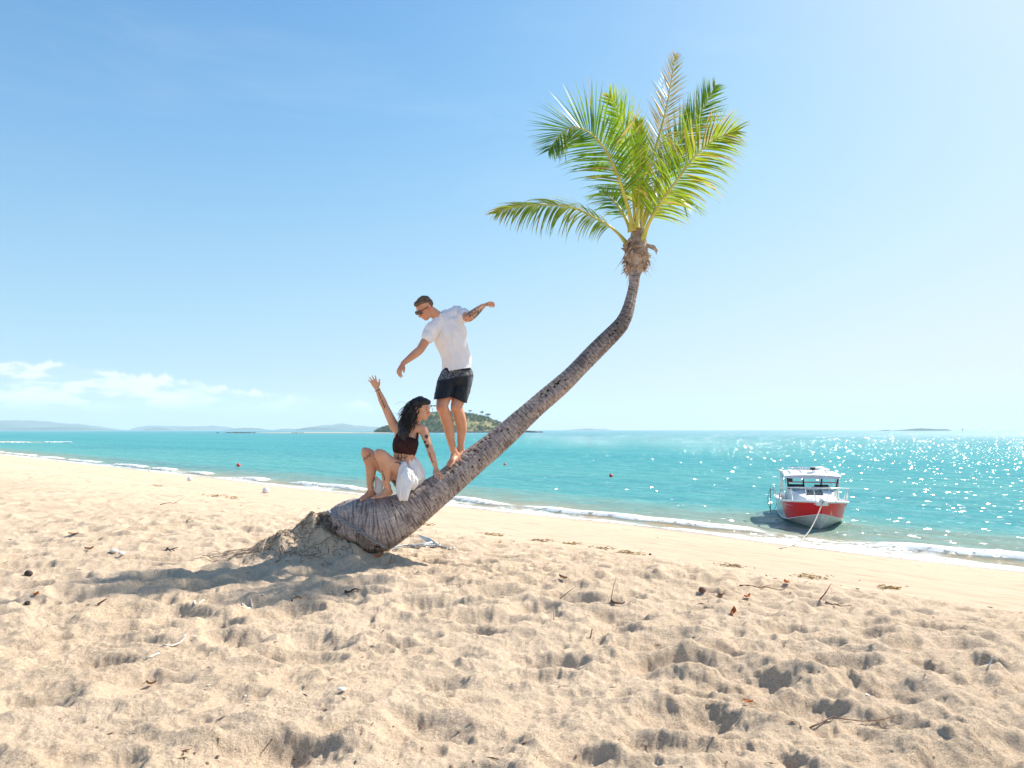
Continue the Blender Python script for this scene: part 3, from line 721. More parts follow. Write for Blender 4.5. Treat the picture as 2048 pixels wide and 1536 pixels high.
for k in range(900):                       # matted root crumbs on the heap
    x = rnd.gauss(-2.05, .33); y = 7.25 + rnd.gauss(0, .22); a = rnd.uniform(0, 3.14); L = rnd.uniform(.008, .05)
    if x < -1.55 - (y - 7.1) * .3: mb.tube([Vector((x, y, SH(x, y) + .003)) - palm_base, Vector((x + math.cos(a) * L, y + math.sin(a) * L, SH(x + math.cos(a) * L, y + math.sin(a) * L) + rnd.uniform(.002, .012))) - palm_base], rnd.uniform(.0012, .004), 4)
mb.build('roots', M_root, palm)
mb = MB()
mb.loft([P(652, 1042, 7.33) - palm_base, P(672, 1063, 7.30) - palm_base, P(694, 1086, 7.28) - palm_base], [(.15, .09), (.19, .15), (.16, .11)], 20, up=(0, 1, 0))
mb.loft([P(690, 1076, 7.28) - palm_base, P(725, 1086, 7.30) - palm_base, P(745, 1090, 7.32) - palm_base], [.08, .07, .03], 14)
def rootdisp(co, no):
    n = np.array([mnoise.fractal(Vector(c) * 14, .7, 2.1, 5) for c in co.tolist()]); return co + no * (n * .035)[:, None]
mb.remesh('root_plate', varied((.13, .10, .08), .6, 30, 1.0, 70, .95, name='root_plate'), palm, .012, 1, rootdisp)

# dry leaf-base sheaths under the crown
def fibre(t, p):
    o = OBJ(t); n = t.noise(o, 9, 4, .6); f = t.noise(t.mapping(o, (90, 90, 25)), 1, 3, .6)
    c = t.mix(t.ss(n, .35, .65), (.26, .175, .125), (.48, .37, .28)); c = t.mix(t.m('MULTIPLY', t.ss(f, .5, .7), .6), c, (.07, .045, .03))
    t.put(p.inputs['Base Color'], c)
M_fib = mat('dry_sheath', rough=.9, build=fibre)
cr0 = P(1272, 508, 8.69) - palm_base
rnd = random.Random(5); mb = MB()
mb.loft([P(1270, 548, 8.66) - palm_base, P(1272, 525, 8.67) - palm_base, P(1275, 500, 8.69) - palm_base, P(1275, 470, 8.7) - palm_base, P(1274, 445, 8.7) - palm_base],
        [.072, .115, .13, .085, .05], 18)
for k in range(150):
    h = rnd.uniform(-.20, .14); a = rnd.uniform(0, 6.28); r0 = .08 + .062 * math.exp(-((h) / .12) ** 2)
    b = Vector((math.cos(a), math.sin(a), 0)); tg = Vector((-math.sin(a), math.cos(a), 0))
    p0 = cr0 + Vector((0, 0, h)) + b * r0 * .8; sg = rnd.choice((-1, 1))
    L = rnd.uniform(.08, .20); w0 = rnd.uniform(.012, .035); out = rnd.uniform(.0, .05) if rnd.random() < .9 else .09
    pp = [p0, p0 + tg * sg * L * .4 + b * out * .4 + Vector((0, 0, rnd.uniform(-.03, .05))), p0 + tg * sg * L * .8 - b * r0 * .35 + b * out + Vector((0, 0, rnd.uniform(-.12, .03)))]
    mb.tube(pp, [(w0, .006), (w0 * .8, .005), (w0 * .25, .003)], 6, up=[(0, 0, 1)] * 3)
for k in range(26):                        # loose fibres
    a = rnd.uniform(0, 6.28); b = Vector((math.cos(a), math.sin(a), rnd.uniform(-.6, .3)))
    p0 = cr0 + Vector((0, 0, rnd.uniform(-.18, .08))) + b * .09; L = rnd.uniform(.05, .2)
    mb.tube([p0, p0 + b * L * .6, p0 + b * L + Vector((0, 0, -L * .5))], [.003, .002, .001], 4)
# one big peeled sheath sticking out on the right
q0 = P(1285, 493, 8.62) - palm_base
mb.tube([q0, q0 + Vector((.07, 0, .01)), q0 + Vector((.13, -.02, -.02)), q0 + Vector((.165, -.02, -.055)), q0 + Vector((.16, -.02, -.10))],
        [(.03, .008), (.028, .007), (.03, .007), (.022, .006), (.006, .003)], 7, up=[(0, 0, 1)] * 5)
mb.build('leaf_sheaths', M_fib, palm)

# fronds
def leaf_mat(name, g1, g2, dry, dryness, trans=.5):
    m = bpy.data.materials.new(name); m.use_nodes = True; t = NT(m.node_tree); p = t.N['Principled BSDF']
    o = OBJ(t); n = t.noise(o, 2.6, 3, .6); n2 = t.noise(o, 22, 2, .5)
    tip = t.xyz(t.n('ShaderNodeAttribute', attribute_name='leaf').outputs['Vector'])
    c = t.mix(t.ss(n, .35, .65), g1, g2); c = t.mix(t.m('MULTIPLY', t.ss(n2, .5, .7), .35), c, tuple(v * .45 for v in g1))
    dr = t.m('ADD', t.m('MULTIPLY', tip[0], dryness), t.m('ADD', t.m('SUBTRACT', tip[1], .5), t.m('SUBTRACT', n, .5)))
    c = t.mix(t.ss(dr, .42, .60), c, dry)
    t.put(p.inputs['Base Color'], c); p.inputs['Roughness'].default_value = .34; p.inputs['Specular IOR Level'].default_value = .55
    tr_ = t.n('ShaderNodeBsdfTranslucent'); bright = t.mix(1.0, c, (1.9, 1.75, .9), 'MULTIPLY'); t.put(tr_.inputs['Color'], bright)
    mx = t.n('ShaderNodeMixShader'); mx.inputs[0].default_value = trans
    t.L.new(p.outputs[0], mx.inputs[1]); t.L.new(tr_.outputs[0], mx.inputs[2]); t.L.new(mx.outputs[0], t.N['Material Output'].inputs['Surface'])
    return m
DRY = (.36, .24, .14)
ML = {'g': leaf_mat('green_leaflets', (.085, .195, .010), (.165, .29, .016), DRY, .30), 'y': leaf_mat('yellow_green_leaflets', (.42, .47, .02), (.30, .41, .02), DRY, .10, .6),
      'd': leaf_mat('drying_leaflets', (.20, .21, .09), (.30, .25, .15), (.38, .28, .21), .75), 'm': leaf_mat('half_dry_leaflets', (.14, .23, .02), (.24, .31, .03), DRY, .62)}
M_rach = varied((.50, .44, .07), .2, 4, rough=.45, name='yellow_rib')
def frond(path, Y0, Y1, facing, mkey, n, Llen, hang, ang, Vf, seed, bend=None, start=.16, one=None, lens=None, label=None):
    """path: photo pixels of the rib; facing: normal of the frond's plane; hang: droop of the leaflets"""
    k = len(path); rnd = random.Random(seed)
    raw = []
    for i, (px, py) in enumerate(path):
        u = i / (k - 1); raw.append((P(px, py, Y0 + (Y1 - Y0) * (u ** 1.3)) - palm_base, 1))
    cur = resample(raw, .02); C = [p for p, r in cur]; N = len(C)
    T = [(C[min(i + 1, N - 1)] - C[max(i - 1, 0)]).normalized() for i in range(N)]
    mb = MB(); rs = []
    for i in range(N):
        u = i / (N - 1); w_ = .024 * (1 - u) ** 1.3 + .004 + .02 * max(0, .08 - u) / .08; rs.append((w_ * .6, w_))
    mb.tube(C, rs, 7, up=[facing] * N)
    rib = mb
    V, Fs, LA = [], [], []
    fc = Vector(facing).normalized()
    n = int(n * 1.02)
    for i in range(n):
        u = start + (1 - start) * (i / (n - 1)); j = min(int(u * (N - 1)), N - 1); c = C[j]; tt = T[j]
        side0 = tt.cross(fc).normalized(); nrm = side0.cross(tt).normalized()
        for sg in (-1, 1):
            if one and sg != one and rnd.random() < .75: continue
            if rnd.random() < .03: continue
            env = math.sin(math.pi * min(1, (u - start) / (1 - start) * .80 + .17)) ** .6
            L = 1.08 * Llen * env * rnd.uniform(.82, 1.12)
            if lens: L *= lens[0] if sg < 0 else lens[1]
            an = math.radians(ang + (28 - ang) * u ** 2.2 + rnd.gauss(0, 3.5))
            d0 = (tt * math.cos(an) + (side0 * sg) * math.sin(an) + nrm * (Vf + rnd.gauss(0, .06))).normalized()
            w0 = rnd.uniform(.0085, .0125) * (.75 if mkey == 'd' else 1); seg = 6; pt = c.copy(); dd = d0.copy(); dry = rnd.random() if rnd.random() < .35 else .3
            hg = hang * rnd.uniform(.7, 1.4) * (1 + (1.3 if rnd.random() < .12 else 0)) * (1.2 - .6 * u)
            wd = dd.cross(nrm).normalized(); wd = (wd + nrm * rnd.uniform(-.7, .7)).normalized()
            for q in range(seg + 1):
                f = q / seg; ww = w0 * (.55 + 1.2 * f if f < .3 else .95 * (1 - f) / .7 + .05) 
                V.append(pt - wd * ww); V.append(pt + wd * ww); LA += [(f, dry, u)] * 2
                dd = (dd + Vector((0, 0, -1)) * hg * (f + .25) * L / .5 / seg * 2.0).normalized()
                wd = (wd - dd * wd.dot(dd)).normalized(); pt = pt + dd * L / seg
            b = len(V) - 2 * (seg + 1)
            for q in range(seg): Fs.append((b + 2 * q, b + 2 * q + 1, b + 2 * q + 3, b + 2 * q + 2))
    fr = link('frond', None, None, palm) if False else None
    me = bpy.data.meshes.new('frond'); nb = len(rib.v)
    me.from_pydata([tuple(v) for v in V], [], Fs); me.update()
    color_attr(me, 'leaf', np.array(LA)); me.polygons.foreach_set('use_smooth', [True] * len(Fs))
    o = link('frond', me, ML[mkey], palm)
    if label: o['label'] = label
    rib.build('rib', M_rach, o)
    return o
frond([(1256, 492), (1240, 471), (1217, 451), (1190, 436), (1156, 419), (1120, 411), (1082, 410), (1046, 412), (1018, 418), (995, 426)], 8.67, 8.2, (.1, -.75, .65), 'm', 78, .48, .95, 64, -.05, 1, start=.18, label='lowest frond arching out to the left')
frond([(1266, 462), (1260, 430), (1250, 395), (1235, 350), (1211, 300), (1180, 266), (1145, 255), (1118, 272), (1098, 300)], 8.62, 8.0, (-.15, -1, .15), 'g', 92, .56, .16, 66, .06, 2, start=.22)
frond([(1270, 460), (1268, 410), (1264, 350), (1254, 289), (1240, 236), (1219, 190)], 8.72, 9.1, (-.8, -.6, .1), 'm', 74, .48, .18, 50, .15, 3, start=.2)
frond([(1274, 455), (1277, 400), (1280, 340), (1280, 290), (1277, 245)], 8.56, 8.66, (.35, -.9, .1), 'y', 74, .36, .03, 26, .05, 4, start=.16)
frond([(1279, 455), (1288, 395), (1300, 340), (1313, 290), (1329, 232), (1341, 170), (1350, 112)], 8.7, 8.9, (.1, -1, 0), 'd', 66, .36, .20, 50, .05, 5, start=.18, label='tallest frond, thin and drying to grey-brown')
frond([(1281, 458), (1298, 410), (1320, 360), (1348, 300), (1378, 260), (1404, 222), (1430, 172)], 8.75, 9.4, (.25, -1, .0), 'g', 84, .50, .05, 40, .04, 6, start=.28)
frond([(1284, 485), (1291, 465), (1300, 442), (1327, 398), (1358, 355), (1388, 315), (1419, 287), (1448, 270), (1474, 262)], 8.62, 8.1, (.25, -.95, .3), 'm', 94, .54, .62, 62, .05, 7, start=.2, label='large right-hand frond with browning leaflets')
frond([(1282, 462), (1300, 420), (1322, 392), (1345, 385), (1362, 398), (1372, 425)], 8.78, 9.15, (.3, -.5, .8), 'm', 56, .34, .55, 60, .0, 8, start=.22)
frond([(1262, 462), (1245, 425), (1222, 396), (1203, 385), (1188, 392)], 8.78, 9.2, (-.3, -.5, .8), 'g', 50, .32, .6, 60, .0, 9, start=.25)

# ------------------------------------------------------------------ chain and anchor at the palm's foot
def chain_links(path, step, parent, ml, mesh):
    C = resample([(Vector(p), 1) for p in path], .004); D = [0]
    for i in range(1, len(C)): D.append(D[-1] + (C[i][0] - C[i - 1][0]).length)
    n = int(D[-1] / step)
    for k in range(n + 1):
        dd = k * step; j = min(max(int(np.searchsorted(D, dd)), 1), len(C) - 1)
        T = (C[j][0] - C[j - 1][0]).normalized()
        o = bpy.data.objects.new('link', mesh); COL.objects.link(o); o.parent = parent
        o.rotation_mode = 'QUATERNION'; q = T.to_track_quat('X', 'Z')
        from mathutils import Quaternion
        o.rotation_quaternion = q @ Quaternion((1, 0, 0), math.radians(45 + 90 * (k % 2))); o.location = C[j][0]
mb = MB(); ring_ = []
for k in range(20):
    a = 2 * math.pi * k / 20; ring_.append((math.cos(a) * .0125 + (.012 if math.cos(a) > 0 else -.012), math.sin(a) * .0135, 0))
mb.tube(ring_, .0048, 7, closed=True, up=[(0, 0, 1)] * 20); lm = mb.mesh('link'); lm.materials.append(M_steel)
ch_base = P(655, 1024, 7.05)
ch = empty('chain', ch_base, label='galvanised steel chain slung across the palm butt and down to the anchor', cat='chain')
def on_trunk(px, py, off=.012):
    """first trunk surface point on the sight line, pushed out a little"""
    o = Vector((0, 0, CZ)); d = (P(px, py, 5) - o).normalized(); best = None
    V = Vt.reshape(-1, 3); rel = V - np.array(o); al = rel @ np.array(d); per = np.linalg.norm(rel - al[:, None] * np.array(d), axis=1)
    ok = per < .014
    return o + d * (al[ok].min() - off) if ok.any() else None
cp = []
for px, py in ((655, 1023), (662, 1027), (672, 1034), (690, 1045), (708, 1055), (724, 1065), (740, 1076), (756, 1086), (768, 1093)):
    q = on_trunk(px, py); 
    if q is None: q = P(px, py, 7.12)
    cp.append(q - ch_base)
def ground_at(px, py, off=0.0):
    o = Vector((0, 0, CZ)); d = (P(px, py, 5) - o).normalized(); t0 = 1.5
    tsx = np.linspace(1.5, 60, 6000); X = o.x + d.x * tsx; Y = o.y + d.y * tsx; Z = o.z + d.z * tsx
    h = sand_h(X, Y); i = int(np.argmax(Z < h)); return Vector((X[i], Y[i], float(h[i]) + off))
for px, py in ((780, 1100), (795, 1097), (812, 1094), (830, 1095), (850, 1094), (872, 1093), (884, 1097), (893, 1099)):
    cp.append(ground_at(px, py, .012) - ch_base)
for i in range(1, len(cp) - 1):
    if (cp[i] - cp[i - 1]).length > .6: cp[i] = cp[i]
chain_links(cp, .033, ch, lm, lm)
ag = ground_at(868, 1093)
an = empty('anchor', ag, label='pale galvanised anchor with pointed flukes lying on the sand right of the palm foot', cat='anchor')
M_galv = varied((.62, .63, .62), .12, 12, .1, 60, .38, .55, name='zinc')
mb = MB(); W = lambda px, py, dy=0.0, dz=0.0: P(px, py, ag.y + dy) - ag + Vector((0, 0, dz))
mb.tube([W(790, 1095, -.02), W(830, 1092, -.03), (0.0, 0, .035)], [(.022, .009), (.020, .009), (.026, .011)], 8, up=[(0, 0, 1)] * 3)
mb.build('shank', M_galv, an)
def plate(mb, a, b, c, th_=.008):
    a, b, c = Vector(a), Vector(b), Vector(c); n_ = (b - a).cross(c - a).normalized() * th_ / 2
    mb.add([a + n_, b + n_, c + n_, a - n_, b - n_, c - n_], [(0, 1, 2), (5, 4, 3), (0, 3, 4, 1), (1, 4, 5, 2), (2, 5, 3, 0)])
mb = MB(); plate(mb, W(834, 1068, .16), W(858, 1076, .05), W(862, 1092, -.0)); mb.build('fluke', M_galv, an, smooth=False)
mb = MB(); plate(mb, W(857, 1074, .05), W(881, 1092, -.06), W(860, 1093, -.0)); mb.build('fluke', M_galv, an, smooth=False)
mb = MB(); mb.tube([W(861, 1093), W(872, 1093), W(881, 1090)], [.012, .014, .01], 8); mb.tube([W(878, 1096), W(880, 1084)], .006, 6); mb.build('crown_pin', M_galv, an)
# ------------------------------------------------------------------ people
def skin_mat(name, c1, c2, spec=.4):
    def b(t, p):
        o = OBJ(t); n = t.noise(o, 9, 3, .6); a = t.n('ShaderNodeAttribute', attribute_name='tint').outputs['Color']
        c = t.mix(t.ss(n, .3, .7), c1, c2); c = t.mix(1.0, c, a, 'MULTIPLY')
        t.put(p.inputs['Base Color'], c)
        bn = t.n('ShaderNodeBump'); bn.inputs['Strength'].default_value = .15; bn.inputs['Distance'].default_value = .004
        t.put(bn.inputs['Height'], t.noise(o, 140, 3)); t.put(p.inputs['Normal'], bn.outputs[0])
    return mat(name, c1, .45, spec=spec, build=b, Subsurface_Weight=.12, Subsurface_Scale=.02)
M_skin_m = skin_mat('tanned_skin', (.56, .26, .15), (.64, .32, .195)); M_skin_w = skin_mat('warm_skin', (.60, .31, .19), (.68, .37, .24))
def unit(v): v = Vector(v); return v.normalized()
def frame(f, u):
    f = unit(f); u = Vector(u); u = (u - f * u.dot(f)).normalized(); return f, u, u.cross(f)     # forward, up, left
def head(mb, c, f, u, s=1.0, fem=False):
    f, u, l = frame(f, u); R = Matrix((f, l, u)).transposed()
    Q = lambda x, y, z: Vector(c) + (f * x + l * y + u * z) * s
    E = lambda x, y, z, r: mb.ell(Q(x, y, z), tuple(k * s for k in r), R)
    E(-.015, 0, .035, (.098, .077, .092)); E(.022, 0, .02, (.075, .068, .075)); E(.028, 0, -.035, (.064, .058, .075))
    E(.052, 0, -.088 if not fem else -.082, (.036, .034, .026)); E(.015, .038, -.062, (.045, .022, .04)); E(.015, -.038, -.062, (.045, .022, .04))
    E(.082, 0, .022, (.016, .046, .012)); E(.062, .032, -.028, (.026, .022, .022)); E(.062, -.032, -.028, (.026, .022, .022))
    mb.loft([Q(.088, 0, .012), Q(.103, 0, -.012), Q(.116, 0, -.032), Q(.098, 0, -.038)], [.008 * s, .009 * s, .012 * s, .009 * s], 10)
    E(.100, .010, -.036, (.010, .008, .007)); E(.100, -.010, -.036, (.010, .008, .007))
    E(.090, 0, -.057, (.010, .022, .006)); E(.088, 0, -.067, (.010, .019, .007)); E(.070, 0, -.045, (.03, .035, .02))
    for sg in (1, -1):
        E(-.004, sg * .078, -.008, (.016, .008, .030)); E(-.010, sg * .084, .004, (.014, .006, .018)); E(.0, sg * .080, -.030, (.008, .006, .012))
    return Q, R, (f, u, l)
def hand(mb, wrist, d, nrm, thumb, s=1.0, curl=(20, 25, 20), spread=6, tdir=None, rest=None):
    """d: along the hand, nrm: out of the back of the hand, thumb: side the thumb is on"""
    d = unit(d); th = Vector(thumb); th = (th - d * th.dot(d)).normalized(); n = Vector(nrm); n = (n - d * n.dot(d) - th * n.dot(th)).normalized()
    W = Vector(wrist)
    mb.loft([W - d * .02 * s, W + d * .03 * s, W + d * .065 * s, W + d * .088 * s], [(.024 * s, .018 * s), (.033 * s, .017 * s), (.040 * s, .015 * s), (.038 * s, .012 * s)], 16, up=th)
    for i, (off, L) in enumerate(((.029, .070), (.010, .079), (-.010, .073), (-.028, .058))):
        k = W + d * (.088 - abs(off) * .2) * s + th * off * s
        fd = unit(d + th * math.tan(math.radians(spread * (1.5 - i)))); pp = [k - fd * .015 * s, k]; dd = fd.copy()
        for q in range(3):
            a = math.radians(curl[q] * (1 + .12 * i)); ax = dd.cross(n).normalized()
            dd = Matrix.Rotation(-a, 3, ax) @ dd if (Matrix.Rotation(-a, 3, ax) @ dd).dot(n) < (Matrix.Rotation(a, 3, ax) @ dd).dot(n) else Matrix.Rotation(a, 3, ax) @ dd
            pp.append(pp[-1] + dd * L * (.45, .31, .24)[q] * s)
        mb.loft(pp, [.0095 * s, .0095 * s, .0088 * s, .0080 * s, .0068 * s], 8, sub=2)
    tb = W + d * .022 * s + th * .020 * s; td = unit(th * .75 + d * .65 - n * .25) if tdir is None else unit(tdir)
    mb.loft([tb, tb + td * .032 * s, tb + unit(td + d * .35) * .062 * s, tb + unit(td + d * .5) * .085 * s], [.016 * s, .0125 * s, .0105 * s, .0080 * s], 9, sub=2)
def foot(mb, ankle, d, u, s=1.0, inner=1, floor=None, drop=.075):
    """d: towards the toes, u: sole normal (up)"""
    d, u, l = frame(d, u); A = Vector(ankle); B = A - u * drop * s
    mb.loft([A + u * .03 * s, A - u * .02 * s - d * .008 * s, B - d * .035 * s + u * .03 * s], [(.040 * s, .034 * s), (.040 * s, .034 * s), (.034 * s, .030 * s)], 14, up=d)
    mb.loft([B - d * .038 * s + u * .026 * s, B + d * .02 * s + u * .030 * s, B + d * .09 * s + u * .026 * s, B + d * .135 * s + u * .017 * s],
            [(.026 * s, .030 * s), (.034 * s, .032 * s), (.026 * s, .040 * s), (.016 * s, .044 * s)], 14, up=u)
    mb.loft([A - u * .0 + d * .012 * s, B + d * .06 * s + u * .048 * s, B + d * .11 * s + u * .030 * s], [.030 * s, .024 * s, .016 * s], 12)
    for i, (o, L, r) in enumerate(((.032, .056, .0125), (.013, .052, .0095), (-.003, .046, .0088), (-.018, .038, .0082), (-.032, .030, .0078))):
        k = B + d * (.135 - .010 * i) * s + l * inner * o * s + u * .012 * s
        mb.loft([k - d * .02 * s, k + d * L * .5 * s + u * .003 * s, k + d * L * s - u * .003 * s], [r * s, r * s, r * s * .9], 8, sub=2)
def tint(o, default, spots=(), regions=()):
    """colour the skin mesh: spots (centre, radius, colour, strength) and painted strokes"""
    co = verts(o.data); c = np.ones((len(co), 3)) * np.array(default)
    for p, r, colr, st in spots:
        dd = np.linalg.norm(co - np.array(p), axis=1); w_ = (np.exp(-(dd / r) ** 4) * st)[:, None]; c = c * (1 - w_) + np.array(colr) * w_
    for fn in regions: c = fn(co, c)
    color_attr(o.data, 'tint', c)
INK = (.10, .12, .14)
def strokes(lines, r=.0045, st=.85):
    """tattoo lines given as world polylines near the skin"""
    def fn(co, c):
        for ln in lines:
            for a, b in zip(ln[:-1], ln[1:]):
                a = np.array(a); b = np.array(b); ab = b - a; tt = np.clip(((co - a) @ ab) / max(ab @ ab, 1e-9), 0, 1)
                dd = np.linalg.norm(co - a - tt[:, None] * ab, axis=1); w_ = (st * (1 - sstep(dd, r, r * 1.9)))[:, None]; c = c * (1 - w_) + np.array(INK) * w_
        return c
    return fn
def px_ink(parent, shapes, Y, r_px=1.0, st=.85, zone=None):
    """tattoo drawn on the camera-facing skin: polylines whose points are found on the body by eye, projected along Y"""
    def fn(co, c):
        w3 = co + np.array(parent.location); kk = (w3[:, 2] - CZ); 
        cy_ = w3[:, 1] * cth + kk * sth; up_ = kk * cth - w3[:, 1] * sth
        u = 1024 + F * w3[:, 0] / cy_; v = 768 - F * up_ / cy_
        for sh in shapes:
            for (a, b) in zip(sh[:-1], sh[1:]):
                a = np.array(a, float); b = np.array(b, float); ab = b - a; q = np.stack([u, v], 1) - a
                tt = np.clip((q @ ab) / max(ab @ ab, 1e-9), 0, 1); dd = np.linalg.norm(q - tt[:, None] * ab, axis=1)
                w_ = st * (1 - sstep(dd, r_px * .7, r_px * 1.6)) * (w3[:, 1] < Y)
                c = c * (1 - w_[:, None]) + np.array(INK) * w_[:, None]
        return c
    return fn
def hem(o, parent, line, keep=lambda u, v: u == u):
    """cuts a garment off flat at its hem: nothing hangs below the hem line"""
    co = verts(o.data); w3 = co + np.array(parent.location); kk = w3[:, 2] - CZ; cy_ = w3[:, 1] * cth + kk * sth; u = 1024 + F * w3[:, 0] / cy_
    v = 768 - F * (kk * cth - w3[:, 1] * sth) / cy_; lim = np.interp(u, [a for a, b in line], [b for a, b in line]); over = np.clip(v - lim, 0, None) * keep(u, v)
    co[:, 2] += over * cy_ / F; o.data.vertices.foreach_set('co', co.astype(np.float32).ravel()); o.data.update()
def folds(sc, amp, stretch=(1, 1, .35), seed=0.0, ramp=None):
    def fn(co, no):
        n = np.array([mnoise.fractal(Vector((c[0] * stretch[0] * sc + seed, c[1] * stretch[1] * sc, c[2] * stretch[2] * sc)), .8, 2.0, 3) for c in co.tolist()])
        n = (1 - np.abs(n) * 1.6)
        a = amp if ramp is None else amp * ramp(co)
        return co + no * (n * a)[:, None]
    return fn

# ---- the standing man
YM = 7.72
mo = P(910, 940, YM); man = empty('person', mo, label='man balancing barefoot on the trunk, white t-shirt, black shorts, sunglasses, arms spread', cat='person')
def M(px, py, y=0.0): return P(px, py, YM + y) - mo
mb = MB()
# legs (his right = left in the picture)
for (hip, knee, calf, ank, toe, inn) in (((899, 752, .0), (883, 815, -.20), (896, 862, -.13), (909, 906, -.09), (885, 938, -.30), 1),
                                          ((930, 752, .06), (912, 816, -.14), (921, 858, -.06), (922, 902, -.01), (905, 940, -.22), -1)):
    h_, k_, c_, a_ = M(*hip), M(*knee), M(*calf), M(*ank); mid = h_.lerp(k_, .5)
    mb.loft([h_, mid, k_ + (h_ - k_) * .12, k_], [.094, .082, .066, .058], 16)
    back = Vector((.018, .022, 0))
    mb.loft([k_ + (h_ - k_) * .05, k_.lerp(c_, .45) + back, c_ + back * .7, c_.lerp(a_, .55), a_], [.058, .061, .054, .039, .034], 16)
    mb.ell(k_ + Vector((-.012, -.022, .0)), (.040, .038, .046))
    d_ = M(*toe) - a_; d_ = Vector((d_.x, d_.y, 0)).normalized() + Vector((0, 0, -.42))
    foot(mb, a_, d_, Vector((-.35, -.25, 1)), 1.06, inn, drop=.072)
# torso core (mostly under the shirt)
pel, che, nek = M(915, 745), M(896, 668), M(880, 634, -.03)
hd = M(850.5, 617, -.10)
mb.loft([pel, M(908, 715), che], [(.13, .10), (.12, .09), (.16, .10)], 16, up=(1, -.3, 0))
hf = Vector((-.62, -.50, -.62)); hu = Vector((-.42, -.28, .86))
mb.loft([M(892, 640, .0), M(878, 634, -.04), hd + Vector((.052, .03, -.02))], [.070, .058, .056], 14)
Qm, Rm, (fm, um, lm_) = head(mb, hd, hf, hu, .99)
# arms
sR, eR, wR = M(867, 655, -.10), M(840, 700, -.20), M(806, 727, -.30)
mb.loft([sR, sR.lerp(eR, .5), eR], [.060, .050, .043], 14); mb.loft([eR, eR.lerp(wR, .28), eR.lerp(wR, .7), wR], [.043, .044, .033, .026], 14)
hand(mb, wR, M(795, 748, -.34) - wR, (-.75, -.1, .55), (.55, -.65, -.35), 1.0, (22, 28, 22), 5, tdir=(.35, -.4, -.8))
sL, eL, wL = M(922, 630, .05), M(938, 635, -.18), M(966, 612, -.02)
mb.loft([sL, sL.lerp(eL, .5), eL], [.062, .053, .046], 14); mb.loft([eL, eL.lerp(wL, .3), eL.lerp(wL, .75), wL], [.047, .048, .036, .028], 14)
hand(mb, wL, M(982, 604, .04) - wL, (-.1, .1, 1), (.15, -1, .0), 1.0, (32, 42, 30), 9, tdir=(.75, -.5, -.35))
body = mb.remesh('body', M_skin_m, man, .0048, 3)
E_ = lambda x, y, z: tuple(Qm(x, y, z))
rnd = random.Random(2)
lines = []
for k in range(46):                         # sleeve tattoo on his left arm
    a = eL.lerp(wL, rnd.uniform(-.15, .85)); an = rnd.uniform(0, 6.28); ring = []
    ax = (wL - eL).normalized(); e1 = ax.orthogonal().normalized(); e2 = ax.cross(e1); rad_ = .044
    for q in range(4): b_ = an + rnd.uniform(-.5, .5); ring.append(a + ax * rnd.uniform(-.025, .025) + (e1 * math.cos(b_) + e2 * math.sin(b_)) * rad_)
    lines.append(ring)
tint(body, (1, 1, 1), [(E_(.095, 0, -.061), .020, (1.0, .55, .5), .7), (E_(.11, 0, -.03), .02, (1.05, .75, .7), .5), (E_(.0, .08, -.01), .03, (1.1, .72, .66), .6),
     (tuple(M(883, 817, -.25)), .04, (1.0, .78, .72), .6), (tuple(M(912, 818, -.19)), .04, (1.0, .80, .74), .5), (E_(.05, .0, -.085), .035, (.86, .80, .78), .5)], [strokes(lines, .005, .62)])
# hair
def hair_disp(sc, amp):
    def fn(co, no):
        n = np.array([mnoise.fractal(Vector(c) * sc, .7, 2.2, 4) for c in co.tolist()]); return co + no * (n * amp)[:, None]
    return fn
M_hair_m = varied((.14, .09, .055), .5, 60, .8, 220, .6, name='brown_hair')
mb = MB(); H = lambda x, y, z, r: mb.ell(Qm(x, y, z), r, Rm)
H(-.020, 0, .048, (.094, .077, .083)); H(.036, 0, .094, (.050, .056, .028)); H(-.026, 0, .03, (.090, .079, .075)); H(.060, .0, .084, (.028, .045, .020))
hair = mb.remesh('hair', M_hair_m, man, .005, 1, hair_disp(45, .008))
# cut the hair back from the face, ears and nape
co = verts(hair.data); rel = co - np.array(hd); fx = rel @ np.array(fm); uz = rel @ np.array(um)
lim = np.where(fx > .02, .062 + (fx - .02) * .35, np.where(fx > -.035, .012 + (fx + .035) * .9, -.03))
sh = np.clip(lim - uz, 0, 1)[:, None]; ctr = np.array(hd); inward = -(rel) / np.linalg.norm(rel, axis=1, keepdims=True)
co = co + inward * np.minimum(sh * 1.3, .03); hair.data.vertices.foreach_set('co', co.astype(np.float32).ravel()); hair.data.update()
# sunglasses
M_glass = mat('black_lens', (.010, .012, .014), .12, spec=.7)
M_frame = mat('black_frame', (.012, .012, .013), .3)
mb = MB()
for sg in (1, -1):
    c = Qm(.098, sg * .032, .008); mb.ell(c, (.005, .027, .021), Matrix.Rotation(0, 3, 'Z') @ Rm, 16, 10)
o = mb.build('sunglasses', M_glass, man)
mb = MB()
for sg in (1, -1):
    pr = []
    for q in range(18): a = 2 * math.pi * q / 18; pr.append(Qm(.100 - abs(math.sin(a)) * .001, sg * .032 + .029 * math.cos(a), .009 + .022 * math.sin(a)))
    mb.tube(pr, .0032, 6, closed=True); mb.tube([Qm(.098, sg * .060, .016), Qm(.05, sg * .080, .014), Qm(-.005, sg * .086, .010)], [(.004, .002)] * 3, 6)
mb.tube([Qm(.103, .006, .014), Qm(.103, -.006, .014)], .003, 6)
mb.build('frame', M_frame, o)
